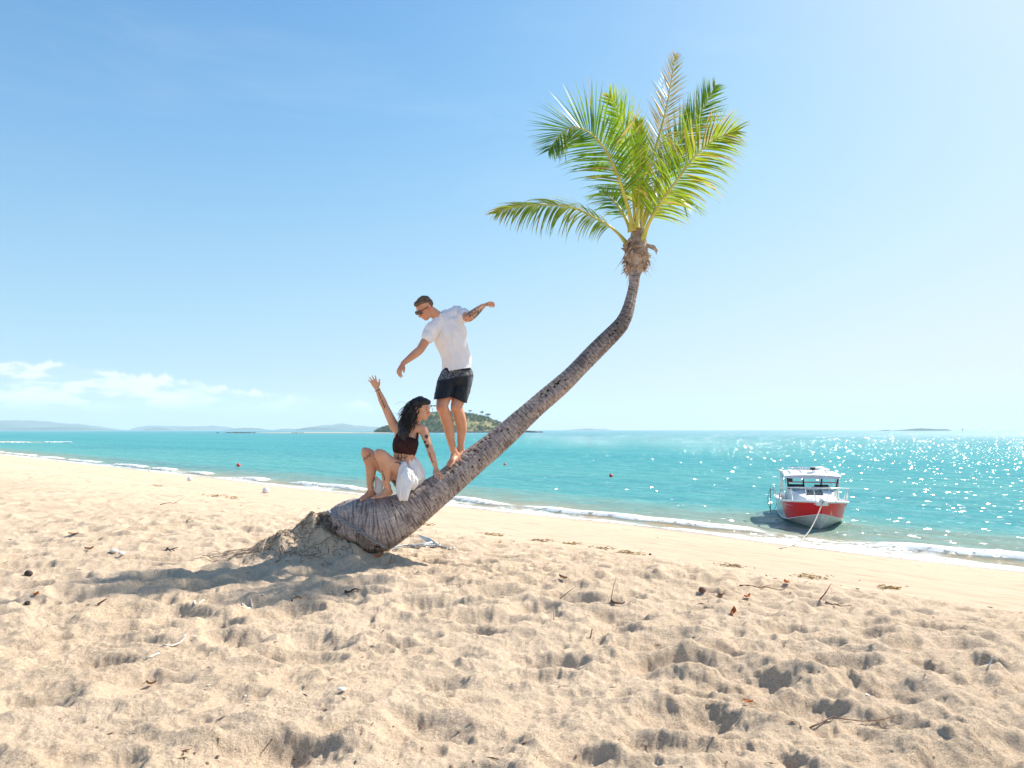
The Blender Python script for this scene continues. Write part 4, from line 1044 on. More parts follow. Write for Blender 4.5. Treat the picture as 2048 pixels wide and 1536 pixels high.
# t-shirt
M_shirt = varied((.80, .78, .80), .03, 14, .2, 160, .9, spec=.1, name='white_cotton')
mb = MB()
ax = Vector((1, -.22, .12))
mb.loft([M(916, 745), M(913, 718), M(906, 692), M(898, 668), M(894, 650), M(890, 640)], [(.166, .132), (.154, .116), (.160, .115), (.190, .122), (.172, .105), (.11, .085)], 26, up=[ax] * 6)
mb.loft([M(885, 640, -.02), sR.lerp(M(885, 648), .3), sR, sR.lerp(eR, .42)], [.086, .078, .074, .068], 18)
mb.loft([M(902, 634, .02), M(912, 628, .03), sL, sL.lerp(eL, .50)], [.096, .084, .077, .071], 18)
mb.loft([M(895, 641, .0), M(885, 637, -.03)], [.098, .072], 16); mb.loft([M(905, 634, .02), M(890, 634, -.0)], [.080, .070], 16)
def shirt_disp(co, no):
    n = np.array([mnoise.fractal(Vector((c[0] * 9 + c[2] * 3.5, c[1] * 9, c[2] * 2.2)), .7, 2.0, 3) for c in co.tolist()])
    n2 = np.array([mnoise.noise(Vector((c[0] * 20, c[1] * 20, c[2] * 9 + 4))) for c in co.tolist()])
    return co + no * (np.clip((.5 - np.abs(n) * 1.5) * .020, -.006, 1) + n2 * .004)[:, None]
shirt = mb.remesh('t_shirt', M_shirt, man, .007, 4, shirt_disp); hem(shirt, man, [(880, 740), (900, 741.5), (946, 734)], lambda u, v: (u > 872))
mb = MB()
nkp = [Qm(-.075, .05, -.125), Qm(-.02, .062, -.15), Qm(.05, .045, -.19), Qm(.085, .0, -.235), Qm(.05, -.045, -.19)]
mb.tube(nkp, .0018, 5); mb.build('necklace', M_steel, man)
# shorts
def shorts_mat(t, p):
    o = OBJ(t); a = t.n('ShaderNodeAttribute', attribute_name='band').outputs['Vector']; r, g, b = t.xyz(a)
    n = t.noise(t.mapping(o, (70, 70, 150)), 1.0, 4, .75)
    c = t.mix(t.m('MULTIPLY', t.ss(n, .52, .58), r), (.008, .009, .013), (.42, .42, .44))
    c = t.mix(t.m('MULTIPLY', g, .85), c, (.10, .105, .12)); t.put(p.inputs['Base Color'], c)
M_shorts = mat('black_board_shorts', rough=.55, spec=.35, build=shorts_mat)
mb = MB()
mb.loft([M(915, 742), M(913, 752), M(910, 766, .0)], [(.140, .105), (.168, .128), (.174, .130)], 24, up=ax)
mb.loft([M(901, 750, .0), M(893, 772, -.07), M(887, 801, -.15)], [(.10, .105), (.098, .105), (.092, .098)], 20, up=ax)
mb.loft([M(927, 750, .04), M(922, 774, -.02), M(916, 805, -.09)], [(.098, .105), (.096, .105), (.090, .098)], 20, up=ax)
sho = mb.remesh('shorts', M_shorts, man, .006, 3, folds(7, .012, (1, 1, .5), 3.0)); hem(sho, man, [(870, 799), (899, 795), (902, 793), (930, 806)])
co = verts(sho.data) + np.array(mo); kk = co[:, 2] - CZ; cy_ = co[:, 1] * cth + kk * sth; U_ = 1024 + F * co[:, 0] / cy_; V_p = 768 - F * (kk * cth - co[:, 1] * sth) / cy_
bandv = sstep(V_p, 762 - (U_ - 880) * .19, 759 - (U_ - 880) * .19) * sstep(V_p, 739, 741.5); stripe = sstep(U_, 934, 938) * sstep(V_p, 752, 756) * (1 - bandv)
color_attr(sho.data, 'band', np.stack([bandv, stripe, bandv * 0], 1))

# ---- the seated woman
YW = 7.40
wo = P(790, 1000, YW); wom = empty('person', wo, label='woman crouching on the trunk, long black hair, dark crop top, white wrap, one arm raised', cat='person')
def Wp(px, py, y=0.0): return P(px, py, YW + y) - wo
mb = MB()
hipR, hipL = Wp(800, 955, .10), Wp(814, 958, .02)
kR, aR = Wp(733, 906, -.10), Wp(742, 982, -.02)
kL, aL = Wp(760, 909, -.24), Wp(775, 978, -.16)
for h_, k_, a_, toe, inn in ((hipR, kR, aR, Wp(726, 999, -.12), 1), (hipL, kL, aL, Wp(750, 1000, -.30), -1)):
    mb.loft([h_, h_.lerp(k_, .35), h_.lerp(k_, .75), k_ + Vector((.01, .01, -.005))], [.092, .086, .068, .058], 18)
    bk = Vector((.025, .02, 0))
    mb.loft([k_, k_.lerp(a_, .28) + bk, k_.lerp(a_, .5) + bk * .8, k_.lerp(a_, .8), a_], [.056, .060, .052, .036, .031], 16)
    mb.ell(k_ + Vector((-.012, -.012, .016)), (.042, .044, .042))
    d_ = toe - a_; d_ = Vector((d_.x, d_.y, 0)).normalized() + Vector((0, 0, -.10))
    foot(mb, a_, d_, Vector((-.12, -.25, 1)), .96, inn, drop=.072)
pW = Wp(815, 946, .06)
pel2 = Wp(818, 952, .06)
wx = Vector((1, -.35, .12))
mb.loft([pel2, Wp(811, 928, .03), Wp(808, 910, .0), Wp(810, 892, -.01), Wp(814, 868, .02), Wp(818, 856, .03)],
        [(.150, .115), (.128, .095), (.112, .082), (.125, .088), (.135, .085), (.085, .065)], 24, up=[wx] * 6)
mb.ell(Wp(826, 958, .12), (.12, .13, .11)); mb.ell(Wp(806, 960, .14), (.11, .12, .11))
hw = Wp(843, 819, -.03)
mb.loft([Wp(821, 862, .01), Wp(828, 848, .0), hw + Vector((-.012, .02, -.045))], [.062, .047, .045], 14)
wf = Vector((.82, -.42, -.10)); wu = Vector((.16, -.05, 1))
Qw, Rw, (fw_, uw_, lw_) = head(mb, hw, wf, wu, .93, True)
# shoulders
sRw, eRw, wRw = Wp(789, 853, .05), Wp(769, 811, .0), Wp(754.5, 778, -.05)
sLw, eLw, wLw = Wp(847, 860, -.03), Wp(860, 898, -.10), Wp(872.5, 938, -.12)
mb.loft([Wp(812, 866, .02), Wp(800, 860, .04), sRw], [.07, .062, .052], 14)
mb.loft([Wp(822, 864, .0), Wp(836, 858, -.02), sLw], [.065, .055, .048], 14)
mb.loft([sRw, sRw.lerp(eRw, .5), eRw], [.050, .044, .036], 14); mb.loft([eRw, eRw.lerp(wRw, .3), eRw.lerp(wRw, .75), wRw], [.037, .038, .029, .023], 14)
mb.loft([sLw, sLw.lerp(eLw, .5), eLw], [.049, .041, .034], 14); mb.loft([eLw, eLw.lerp(wLw, .3), eLw.lerp(wLw, .75), wLw], [.035, .037, .028, .022], 14)
hand(mb, wRw, Wp(744, 756, -.07) - wRw, (.35, .8, .15), (.75, -.1, .4), .90, (6, 10, 10), 11, tdir=(.45, -.25, .75))
hand(mb, wLw, Wp(883, 957, -.26) - wLw, (.15, -.35, 1), (-.8, -.45, .1), .90, (14, 16, 14), 13, tdir=(-.35, -.75, -.5))
wb = mb.remesh('body', M_skin_w, wom, .0046, 3)
Ew = lambda x, y, z: tuple(Qw(x * .93, y * .93, z * .93))
rnd = random.Random(9)
def sprig(x0, y0, x1, y1, n, L): # leafy stem tattoo
    out = [[(x0, y0), (x1, y1)]]; dx, dy = x1 - x0, y1 - y0; q = math.hypot(dx, dy); nx_, ny_ = -dy / q, dx / q
    for k in range(n):
        f = (k + .5) / n; sg = 1 if k % 2 else -1; out.append([(x0 + dx * f, y0 + dy * f), (x0 + dx * (f + .08) + nx_ * L * sg, y0 + dy * (f + .08) + ny_ * L * sg)])
    return out
def flower(x, y, r): return [[(x + r * math.cos(a) * .4 + r * .6 * math.cos(b), y + r * math.sin(a) * .4 + r * .6 * math.sin(b)) for a in np.linspace(0, 6.28, 7)] for b in np.linspace(0, 5.2, 5)]
tats = sprig(722, 923, 741, 909, 7, 3.2) + flower(752, 960, 6) + flower(788, 965, 5) + flower(792, 969, 4) + sprig(793, 918, 815, 914, 5, 5) + sprig(790, 925, 812, 927, 4, 2)
tats += [[(797, 915), (797, 906)], [(803, 916), (803, 905)], [(809, 916), (809, 906)]] + flower(803, 901, 4)
tats += sprig(763, 800, 770, 815, 6, 2.0) + sprig(757, 784, 762, 798, 4, 1.6) + flower(853, 873, 3.5) + flower(854, 892, 3.5) + sprig(858, 905, 866, 925, 5, 2) + flower(850, 884, 2) + [[(812, 873), (822, 870)], [(815, 877), (820, 876)], [(813, 869), (818, 868)]]
tats += sprig(763, 940, 770, 960, 4, 1.5)
tint(wb, (1, 1, 1), [(Ew(.09, 0, -.062), .017, (1.0, .42, .42), .8), (Ew(.10, .0, -.03), .018, (1.05, .78, .74), .4), (Ew(.088, .034, .008), .009, (.12, .10, .10), .9), (Ew(.088, -.034, .008), .009, (.12, .10, .10), .9),
    (Ew(.092, -.034, .028), .008, (.25, .2, .2), .7), (tuple(Wp(760, 905, -.29)), .04, (1.0, .82, .76), .5), (tuple(Wp(733, 904, -.15)), .04, (1.0, .82, .76), .5)], [px_ink(wom, tats, YW + .12, .75, .8)])
# crop top
M_top = varied((.045, .018, .018), .15, 40, .2, 200, .8, spec=.15, name='dark_brown_jersey')
mb = MB()
mb.loft([Wp(809, 901, .0), Wp(810, 892, -.01), Wp(812, 882, .0)], [(.126, .093), (.135, .098), (.136, .095)], 24, up=[wx] * 3)
mb.ell(Wp(800, 889, -.075), (.062, .052, .056)); mb.ell(Wp(825, 889, -.085), (.062, .052, .056))
mb.loft([Wp(833, 884, -.08), Wp(835, 870, -.07), Wp(834, 856, -.02)], [(.016, .01), (.009, .008), (.007, .006)], 8)
mb.loft([Wp(790, 884, -.03), Wp(795, 868, -.04), Wp(803, 856, -.01)], [(.016, .01), (.009, .008), (.007, .006)], 8)
mb.remesh('crop_top', M_top, wom, .005, 3, folds(14, .003))
# bracelet
mb = MB(); ax_ = (wRw - eRw).normalized(); e1 = ax_.orthogonal().normalized(); e2 = ax_.cross(e1); cb = wRw - ax_ * .012
mb.tube([cb + (e1 * math.cos(a) + e2 * math.sin(a)) * .027 for a in np.linspace(0, 2 * math.pi, 16, endpoint=False)], .004, 6, closed=True)
mb.build('bracelet', mat('dark_cord', (.07, .02, .02), .7), wom)
# long wavy black hair
M_hair_w = varied((.010, .010, .012), .5, 80, .5, 200, .38, spec=.5, name='black_hair')
mb = MB(); H = lambda x, y, z, r: mb.ell(Qw(x * .93, y * .93, z * .93), r, Rw)
H(-.030, 0, .050, (.098, .084, .090)); H(-.055, 0, -.0, (.086, .082, .095)); H(.030, 0, .090, (.064, .066, .040))
mb.loft([Wp(836, 808, -.01), Wp(824, 826, .02), Wp(813, 848, .0), Wp(808, 866, -.06), Wp(809, 878, -.09)], [(.078, .06), (.086, .065), (.080, .062), (.062, .05), (.030, .02)], 18)
wh = mb.remesh('hair', M_hair_w, wom, .006, 1, hair_disp(22, .011))
rnd = random.Random(31); mb = MB()
for k in range(330):
    a = rnd.uniform(-1, 1); b_ = rnd.uniform(0, 1)
    st = Qw(rnd.uniform(-.09, .045), rnd.uniform(-.08, .08), rnd.uniform(.03, .115)) 
    px_ = 811 + a * 18 + rnd.gauss(0, 2); py_ = rnd.uniform(838, 884) - abs(a) * 8; yy = rnd.uniform(-.13, .10)
    if k % 9 == 0: px_ = 800 + rnd.uniform(-4, 12); py_ = rnd.uniform(828, 862)
    en = Wp(px_, py_, yy); n = 11; ph1, ph2 = rnd.uniform(0, 6.28), rnd.uniform(0, 6.28); am = rnd.uniform(.003, .009)
    mid = st.lerp(en, .35) + Vector((rnd.uniform(-.07, -.01), rnd.uniform(-.04, .03), .04)); pp = []
    for q in range(n):
        f = q / (n - 1); p = st * (1 - f) ** 2 + mid * 2 * f * (1 - f) + en * f * f
        p = p + Vector((math.sin(f * 15 + ph1), math.cos(f * 14 + ph2), 0)) * am * min(1, f * 2); pp.append(p)
    mb.tube(pp, [(.004 + .003 * math.sin(math.pi * (q / (n - 1)))) * (1.05 - (q / (n - 1)) ** 2) for q in range(n)], 5)
for k in range(8):                       # flyaway wisps on the windward side
    st = Wp(rnd.uniform(805, 830), rnd.uniform(800, 850), rnd.uniform(-.05, .05)); pp = [st]; v = Vector((-1, rnd.uniform(-.3, .3), rnd.uniform(-.2, .7))).normalized()
    for q in range(7): v = (v + Vector((rnd.uniform(-.45, .3), rnd.uniform(-.3, .3), rnd.uniform(-.55, .4)))).normalized(); pp.append(pp[-1] + v * .017)
    mb.tube(pp, [.0011] * 7 + [.0005], 4)
mb.build('strands', M_hair_w, wh)
# white wrap
M_wrap = varied((.82, .82, .83), .03, 10, .25, 130, .85, spec=.1, name='white_wrap_cloth')
mb = MB()
mb.loft([Wp(813, 925, .03), Wp(817, 940, .05), Wp(821, 955, .08), Wp(824, 968, .10)], [(.122, .10), (.150, .125), (.158, .145), (.12, .12)], 24, up=[wx] * 4)
mb.loft([Wp(806, 930, -.12), Wp(808, 950, -.17), Wp(808, 972, -.19), Wp(807, 990, -.20), Wp(807, 998, -.20)], [(.040, .03), (.062, .05), (.080, .055), (.062, .04), (.045, .025)], 18, up=[(1, -.3, 0)] * 5)
mb.loft([Wp(797, 928, -.10), Wp(812, 944, -.12), Wp(825, 965, -.08), Wp(826, 976, -.06)], [(.03, .03), (.06, .05), (.06, .06), (.03, .03)], 16)
mb.loft([Wp(752, 955, .0), Wp(758, 972, .0), Wp(756, 988, .0)], [(.025, .014), (.05, .014), (.030, .012)], 14, up=[(1, 0, 0)] * 3)
def wrapdisp(co, no):
    n = np.array([mnoise.fractal(Vector((c[0] * 13, c[1] * 13, c[2] * 2.5 + 2)), .7, 2.0, 3) for c in co.tolist()])
    return co + no * ((.45 - np.abs(n) * 1.7) * .016)[:, None]
mb.remesh('wrap', M_wrap, wom, .006, 3, wrapdisp)
# ------------------------------------------------------------------ boat
BX, BYY = 9.65, 23.6
bd = Vector((-1.55, -5.5, 0)).normalized()
boat = empty('boat', (BX, BYY, 0), math.atan2(bd.y, bd.x), label='red and white cabin boat with hardtop and bow rail moored off the beach', cat='boat')
def hullpaint(t, p):
    o = OBJ(t); x, y, z = t.xyz(o)
    e = t.m('ADD', x, t.m('MULTIPLY', z, .5)); f = t.ss(e, .55, 1.0)
    n = t.noise(t.mapping(o, (2, 2, 9)), 1.0, 3)
    c = t.mix(f, t.mix(t.ss(n, .3, .7), (.50, .52, .54), (.66, .67, .68)), (.76, .016, .014)); t.put(p.inputs['Base Color'], c)
M_hull = mat('hull_paint', rough=.22, spec=.6, build=hullpaint); M_bw = varied((.78, .78, .77), .05, 4, rough=.35, name='boat_white')
M_bot = varied((.62, .63, .60), .15, 5, rough=.5, name='bottom_paint'); M_dark = mat('dark_trim', (.012, .014, .018), .4); M_alu = mat('rail_metal', (.75, .75, .74), .28, .85)
M_redt = mat('red_trim', (.45, .02, .03), .5); M_seat = mat('dark_seat', (.02, .022, .03), .7); M_grey = varied((.42, .44, .47), .15, 5, rough=.6, name='deck_grey')
xs = [-2.75, -2.2, -1.5, -.7, 0, .6, 1.1, 1.6, 2.0, 2.3, 2.55, 2.72, 2.8]
g_ = [.98, 1.02, 1.04, 1.05, 1.05, 1.04, 1.01, .93, .80, .63, .42, .20, .05]
zg = [.62, .62, .63, .65, .68, .71, .745, .785, .82, .845, .865, .875, .88]
c_ = [.90, .92, .93, .93, .92, .89, .82, .70, .54, .38, .22, .09, .015]
zc = [.04, .04, .04, .05, .07, .11, .16, .24, .32, .38, .43, .47, .50]
zk = [-.25, -.28, -.30, -.32, -.32, -.30, -.28, -.24, -.17, -.10, -.03, .05, .12]
def rake(x, z, zgv, zkv): k = max(0, (x - .9) / 1.9) ** 1.5; return x - .42 * k * (zgv - z) / (zgv - zkv)
mt = MB(); mbm = MB()
rows_t = []; rows_b = []
for i, x in enumerate(xs):
    rt = []; rb = []
    for sg in (1, -1):
        side = []
        for q in range(6):
            f = q / 5; z = zg[i] + (zc[i] - zg[i]) * f; y = g_[i] + (c_[i] - g_[i]) * (f ** .8); side.append((rake(x, z, zg[i], zk[i]), sg * y, z))
        rt.append(side)
        side = []
        for q in range(5):
            f = q / 4; z = zc[i] + (zk[i] - zc[i]) * f; y = c_[i] * (1 - f) + (.02 * math.sin(math.pi * f)); side.append((rake(x, z, zg[i], zk[i]), sg * max(y, .004), z - (.006 if q == 0 else 0)))
        rb.append(side)
    rows_t.append(rt); rows_b.append(rb)
for rows, mbx, n in ((rows_t, mt, 6), (rows_b, mbm, 5)):
    for s in (0, 1):
        V = [p for r in rows for p in r[s]]; Fc = []
        for i in range(len(xs) - 1):
            for q in range(n - 1):
                f = (i * n + q, i * n + q + 1, (i + 1) * n + q + 1, (i + 1) * n + q); Fc.append(f if s == 0 else f[::-1])
        mbx.add(V, Fc)
# stem
L_ = len(xs) - 1
mt.add([rows_t[L_][0][q] for q in range(6)] + [rows_t[L_][1][q] for q in range(6)], [(q, q + 1, q + 7, q + 6) for q in range(5)])
mbm.add([rows_b[L_][0][q] for q in range(5)] + [rows_b[L_][1][q] for q in range(5)], [(q, q + 1, q + 6, q + 5) for q in range(4)])
mbm.tube([(rake(xs[i], zk[i], zg[i], zk[i]), 0, zk[i]) for i in range(len(xs))] + [(rake(xs[L_], zc[L_], zg[L_], zk[L_]), 0, zc[L_])], .014, 6)
# transom
mt.add([rows_t[0][0][0], rows_t[0][0][5], rows_b[0][0][4], rows_t[0][1][5], rows_t[0][1][0]], [(0, 1, 2, 3, 4)])
hull = mt.build('hull', M_hull, boat, smooth=True); mbm.build('keel_bottom', M_bot, boat)
mb = MB()
for sg in (1, -1): mb.tube([(rake(x, zc[i], zg[i], zk[i]) + .01, sg * (c_[i] + .012), zc[i]) for i, x in enumerate(xs)], .016, 6)
mb.build('chine_strip', M_bw, hull)
mb = MB()
for sg in (1, -1): mb.tube([(x, sg * (g_[i] + .01), zg[i] + .005) for i, x in enumerate(xs)], (.035), 8)
mb.tube([(-2.75, -.98, .625), (-2.75, .98, .625)], .035, 8)
mb.build('gunwale', M_bw, boat)
# decks
mb = MB(); V = []
for i, x in enumerate(xs): V += [(x, g_[i], zg[i] - .01), (x, -g_[i], zg[i] - .01)]
fs = [(2 * i, 2 * i + 1, 2 * i + 3, 2 * i + 2) for i in range(4, len(xs) - 1)]; mb.add(V, fs)
for sg in (1, -1):
    V = []
    for i, x in enumerate(xs[:5]): V += [(x, sg * g_[i], zg[i] - .01), (x, sg * (g_[i] - .2), zg[i] - .01), (x, sg * (g_[i] - .2), .12)]
    mb.add(V, [q for i in range(4) for q in ((3 * i, 3 * i + 1, 3 * i + 4, 3 * i + 3), (3 * i + 1, 3 * i + 2, 3 * i + 5, 3 * i + 4))])
mb.build('deck', M_bw, boat, smooth=False)
mb = MB(); mb.box((-1.4, 0, .13), (2.7, 1.7, .04)); mb.build('cockpit_floor', M_grey, boat, smooth=False)
# cabin trunk
mb = MB(); V = []
sec = [(-.15, .84, 1.10, .80), (.35, .82, 1.10, .76), (.75, .74, 1.04, .62), (1.25, .60, .94, .46), (1.7, .40, .86, .28), (1.85, .30, .80, .2)]
for x, wb_, zt, wt in sec: V += [(x, wb_, .66), (x, wt, zt), (x, wt * .5, zt + .035), (x, -wt * .5, zt + .035), (x, -wt, zt), (x, -wb_, .66)]
fs = [(6 * i + j, 6 * i + j + 1, 6 * i + 7 + j, 6 * i + 6 + j) for i in range(5) for j in range(5)] + [(0, 5, 4, 3, 2, 1), (30, 31, 32, 33, 34, 35)]
mb.add(V, fs); cabin = mb.build('cabin', M_bw, boat, smooth=False)
mb = MB(); mb.box((1.05, 0, 1.035), (.42, .5, .03), Matrix.Rotation(.20, 3, 'Y')); mb.build('hatch', mat('tinted_hatch', (.05, .07, .09), .15), cabin, smooth=False)
mb = MB()
for sg in (1, -1): mb.box((.50, sg * .40, 1.105), (.34, .56, .012), Matrix.Rotation(.13, 3, 'Y'))
mb.build('windscreen_reflection', mat('blue_grey_reflection', (.16, .27, .38), .12), cabin, smooth=False)  # bluish glass reflection below the windscreen, put into the colour of two panels
# hardtop
mb = MB(); V = []
for x, z in ((.62, 1.60), (.40, 1.665), (-.4, 1.70), (-1.5, 1.68), (-1.62, 1.63)):
    for y in (-1, -.6, 0, .6, 1): V.append((x, y * .90, z - .06 * y * y))
n5 = 5; fs = [(i * 5 + j, i * 5 + j + 1, i * 5 + 6 + j, i * 5 + 5 + j) for i in range(4) for j in range(4)]
b0 = len(V); V += [(v[0] * .985, v[1] * .985, v[2] - .06) for v in V[:25]]; fs += [tuple(i + b0 for i in f[::-1]) for f in fs[:16]]
edge = [0, 1, 2, 3, 4, 9, 14, 19, 24, 23, 22, 21, 20, 15, 10, 5]
for a, b in zip(edge, edge[1:] + edge[:1]): fs.append((a, b, b + b0, a + b0))
mb.add(V, fs); top = mb.build('hardtop', M_bw, boat, smooth=False)
mb = MB(); mb.add([(.63, -.88, 1.555), (.63, .88, 1.555), (.66, .80, 1.47), (.66, -.80, 1.47), (.60, -.88, 1.555), (.60, .88, 1.555), (.62, .80, 1.47), (.62, -.80, 1.47)], [(0, 1, 2, 3), (7, 6, 5, 4), (3, 2, 6, 7), (0, 3, 7, 4), (1, 5, 6, 2)])
mb.build('fascia', varied((.52, .53, .58), .08, 5, name='grey_fascia'), top, smooth=False)
mb = MB()
for x in (.25, -1.15): mb.tube([(x, -.62, 1.68), (x, -.60, 1.76), (x, .60, 1.76), (x, .62, 1.68)], .022, 8)
for y in (-.60, .60, .2, -.25): mb.tube([(.30, y, 1.765), (-1.2, y, 1.765)], .022, 8)
for y in (-.45, .05, .45): mb.tube([(.28, y, 1.66), (.28, y, 1.77)], .014, 6)
mb.build('roof_rack', M_alu, boat)
mb = MB(); mb.box((.30, .05, 1.79), (.10, .16, .09)); mb.build('roof_light', M_dark, boat, smooth=False)
mb = MB(); mb.tube([(-.1, -.84, 1.63), (-.1, -1.0, 1.70), (-.6, -1.1, 1.72)], .02, 8); mb.tube([(-.3, -.84, 1.63), (-.6, -1.1, 1.72), (-1.0, -.86, 1.66)], .016, 8); mb.build('rod_rack', M_alu, boat)
# windscreen: posts, bars, panes
mb = MB()
for y0, y1, m_ in ((-.76, -.80, 0), (-.26, -.30, 0), (.26, .30, 0), (.76, .80, 0)): mb.tube([(.42, y0, 1.10), (.60, y1, 1.49)], [(.028, .016)] * 2, 6, up=(0, 1, 0))
mb.tube([(.40, -.78, 1.11), (.40, .78, 1.11)], .022, 6); mb.build('windscreen_frame', M_dark, boat)
for z, x in ((1.485, .63), (1.345, .57)):
    mb = MB(); mb.tube([(x, -.80, z), (x, .80, z)], .016, 6); mb.build('visor_bar', M_redt, boat)
def pane_mat():
    m = bpy.data.materials.new('window_glass'); m.use_nodes = True; t = NT(m.node_tree); t.N.remove(t.N['Principled BSDF'])
    tr_ = t.n('ShaderNodeBsdfTransparent'); tr_.inputs[0].default_value = (.80, .90, .92, 1); gl = t.n('ShaderNodeBsdfGlossy'); gl.inputs['Roughness'].default_value = .05
    fr_ = t.n('ShaderNodeFresnel'); fr_.inputs[0].default_value = 1.45; mx = t.n('ShaderNodeMixShader'); t.L.new(fr_.outputs[0], mx.inputs[0]); t.L.new(tr_.outputs[0], mx.inputs[1]); t.L.new(gl.outputs[0], mx.inputs[2])
    t.L.new(mx.outputs[0], t.N['Material Output'].inputs['Surface']); return m
M_pane = pane_mat()
for a, b in ((-.76, -.27), (-.25, .25), (.27, .76)):
    mb = MB(); mb.add([(.42, a, 1.12), (.42, b, 1.12), (.58, b * 1.04, 1.46), (.58, a * 1.04, 1.46)], [(0, 1, 2, 3)]); mb.build('window_pane', M_pane, boat, smooth=False)
for sg in (1, -1):
    for seg, rd in (([(.35, sg * .84, .70), (.40, sg * .85, 1.60)], [(.03, .02)] * 2), ([(-1.45, sg * .88, .64), (-1.35, sg * .84, 1.62)], .022), ([(-.5, sg * .90, .66), (-.45, sg * .86, 1.64)], .02)):
        mb = MB(); mb.tube(seg, rd, 8); mb.build('roof_post', M_alu, boat)
for y in (.42, -.42):
    e = mb = MB(); mb.box((-.55, y, .98), (.10, .46, .42)); mb.box((-.35, y, .76), (.42, .46, .10)); mb.tube([(-.38, y, .14), (-.38, y, .72)], .05, 10); mb.build('seat', M_seat, boat, smooth=False)
mb = MB(); mb.box((.05, .35, 1.0), (.12, .6, .32)); mb.box((.10, -.35, 1.02), (.06, .3, .2)); mb.build('dashboard', M_dark, boat, smooth=False)
mb = MB(); mb.box((.12, -.66, 1.40), (.03, .14, .16)); mb.build('screen', M_dark, boat, smooth=False)
# bow rail
rp = []
for sg, seq in ((1, range(5, 12)), (-1, range(11, 4, -1))):
    for i in seq: rp.append((xs[i] + .03, sg * (g_[i] + .03), zg[i] + .02 + .42 * min(1, (i - 4.2) / 1.6)))
rp = [(rp[0][0] - .25, rp[0][1], zg[5])] + rp + [(rp[-1][0] - .25, rp[-1][1], zg[5])]
mb = MB(); mb.tube(rp, .019, 8); rail = mb.build('bow_rail', M_alu, boat)
for sg in (1, -1):
    for i, lean in ((6, .0), (8, .12), (10, .16), (11, .02)):
        mb = MB(); mb.tube([(xs[i] - lean, sg * (g_[i] - .04), zg[i]), (xs[i] + .03, sg * (g_[i] + .03), zg[i] + .43)], .015, 7); mb.build('stanchion', M_alu, rail)
mb = MB()
for z in (.30,): mb.tube([(xs[0] + .3, -1.02, .63), (xs[0] + .3, -1.06, 1.0), (xs[0] + 1.3, -1.08, 1.0), (xs[0] + 1.3, -1.04, .64)], .018, 8)
mb.build('side_rail', M_alu, boat)
mb = MB(); pr = [(-2.45, -1.10 - .16 * math.sin(a), .45 + .40 * math.cos(a)) for a in np.linspace(0, 2 * math.pi, 20, endpoint=False)]; mb.tube(pr, .008, 6, closed=True); mb.tube([(-2.45, -1.16, .90), (-2.45, -1.18, -.05)], .014, 7)
mb.build('boarding_hoop', M_dark, boat)
# bow roller plate and hull side streaks
mb = MB(); V = [(2.30, -.24, .90), (2.30, .24, .90), (2.98, .12, .90), (2.98, -.12, .90), (2.60, -.27, .82), (2.60, .27, .82), (2.90, .15, .78), (2.90, -.15, .78)]
mb.add(V, [(0, 3, 2, 1), (4, 5, 6, 7), (3, 7, 6, 2), (0, 4, 7, 3), (1, 2, 6, 5), (0, 1, 5, 4)]); bp = mb.build('bow_plate', M_bw, boat, smooth=False)
mb = MB(); mb.tube([(2.75, -.05, .93), (3.0, -.04, .95), (3.04, -.04, .90)], .02, 6); mb.tube([(2.75, .05, .93), (3.0, .04, .95), (3.04, .04, .90)], .02, 6); mb.tube([(2.95, -.07, .93), (2.95, .07, .93)], .03, 8); mb.tube([(2.3, 0, .94), (2.9, 0, .97)], .025, 6)
mb.build('anchor_roller', M_alu, bp)
for sg in (1, -1):
    mb = MB(); mb.tube([(rake(xs[i], .62, zg[i], zk[i]) + .02, sg * (g_[i] * .965 + .014 + (.0)), .64 + .004 * i) for i in (6, 7, 8)], [.003, .007, .003], 5); mb.build('side_streak', M_bw, hull)
mb = MB(); mb.box((-2.95, 0, .55), (.34, .40, .36), taper=.8); mb.box((-2.95, 0, .05), (.14, .14, .8)); mb.build('outboard_motor', M_dark, boat, smooth=False)
boat.scale = (.93, .93, .93)
# mooring rope
bw = Matrix.Rotation(math.atan2(bd.y, bd.x), 3, 'Z') @ (Vector((2.98, 0, .90)) * .93) + Vector((BX, BYY, 0))
ge = ground_at(1597, 1087, .02); ge2 = ground_at(1578, 1094, .015); rp = []
for q in range(17):
    f = q / 16; p = bw.lerp(ge, f); p.z -= .17 * math.sin(math.pi * f); rp.append(p - ge)
rp += [ge2 - ge, ground_at(1560, 1098, .01) - ge]
e = empty('mooring_rope', ge, label='pale mooring rope running from the boat bow down to the wet sand', cat='rope')
mb = MB(); mb.tube(rp, .016, 7); mb.build('line', M_rope, e)

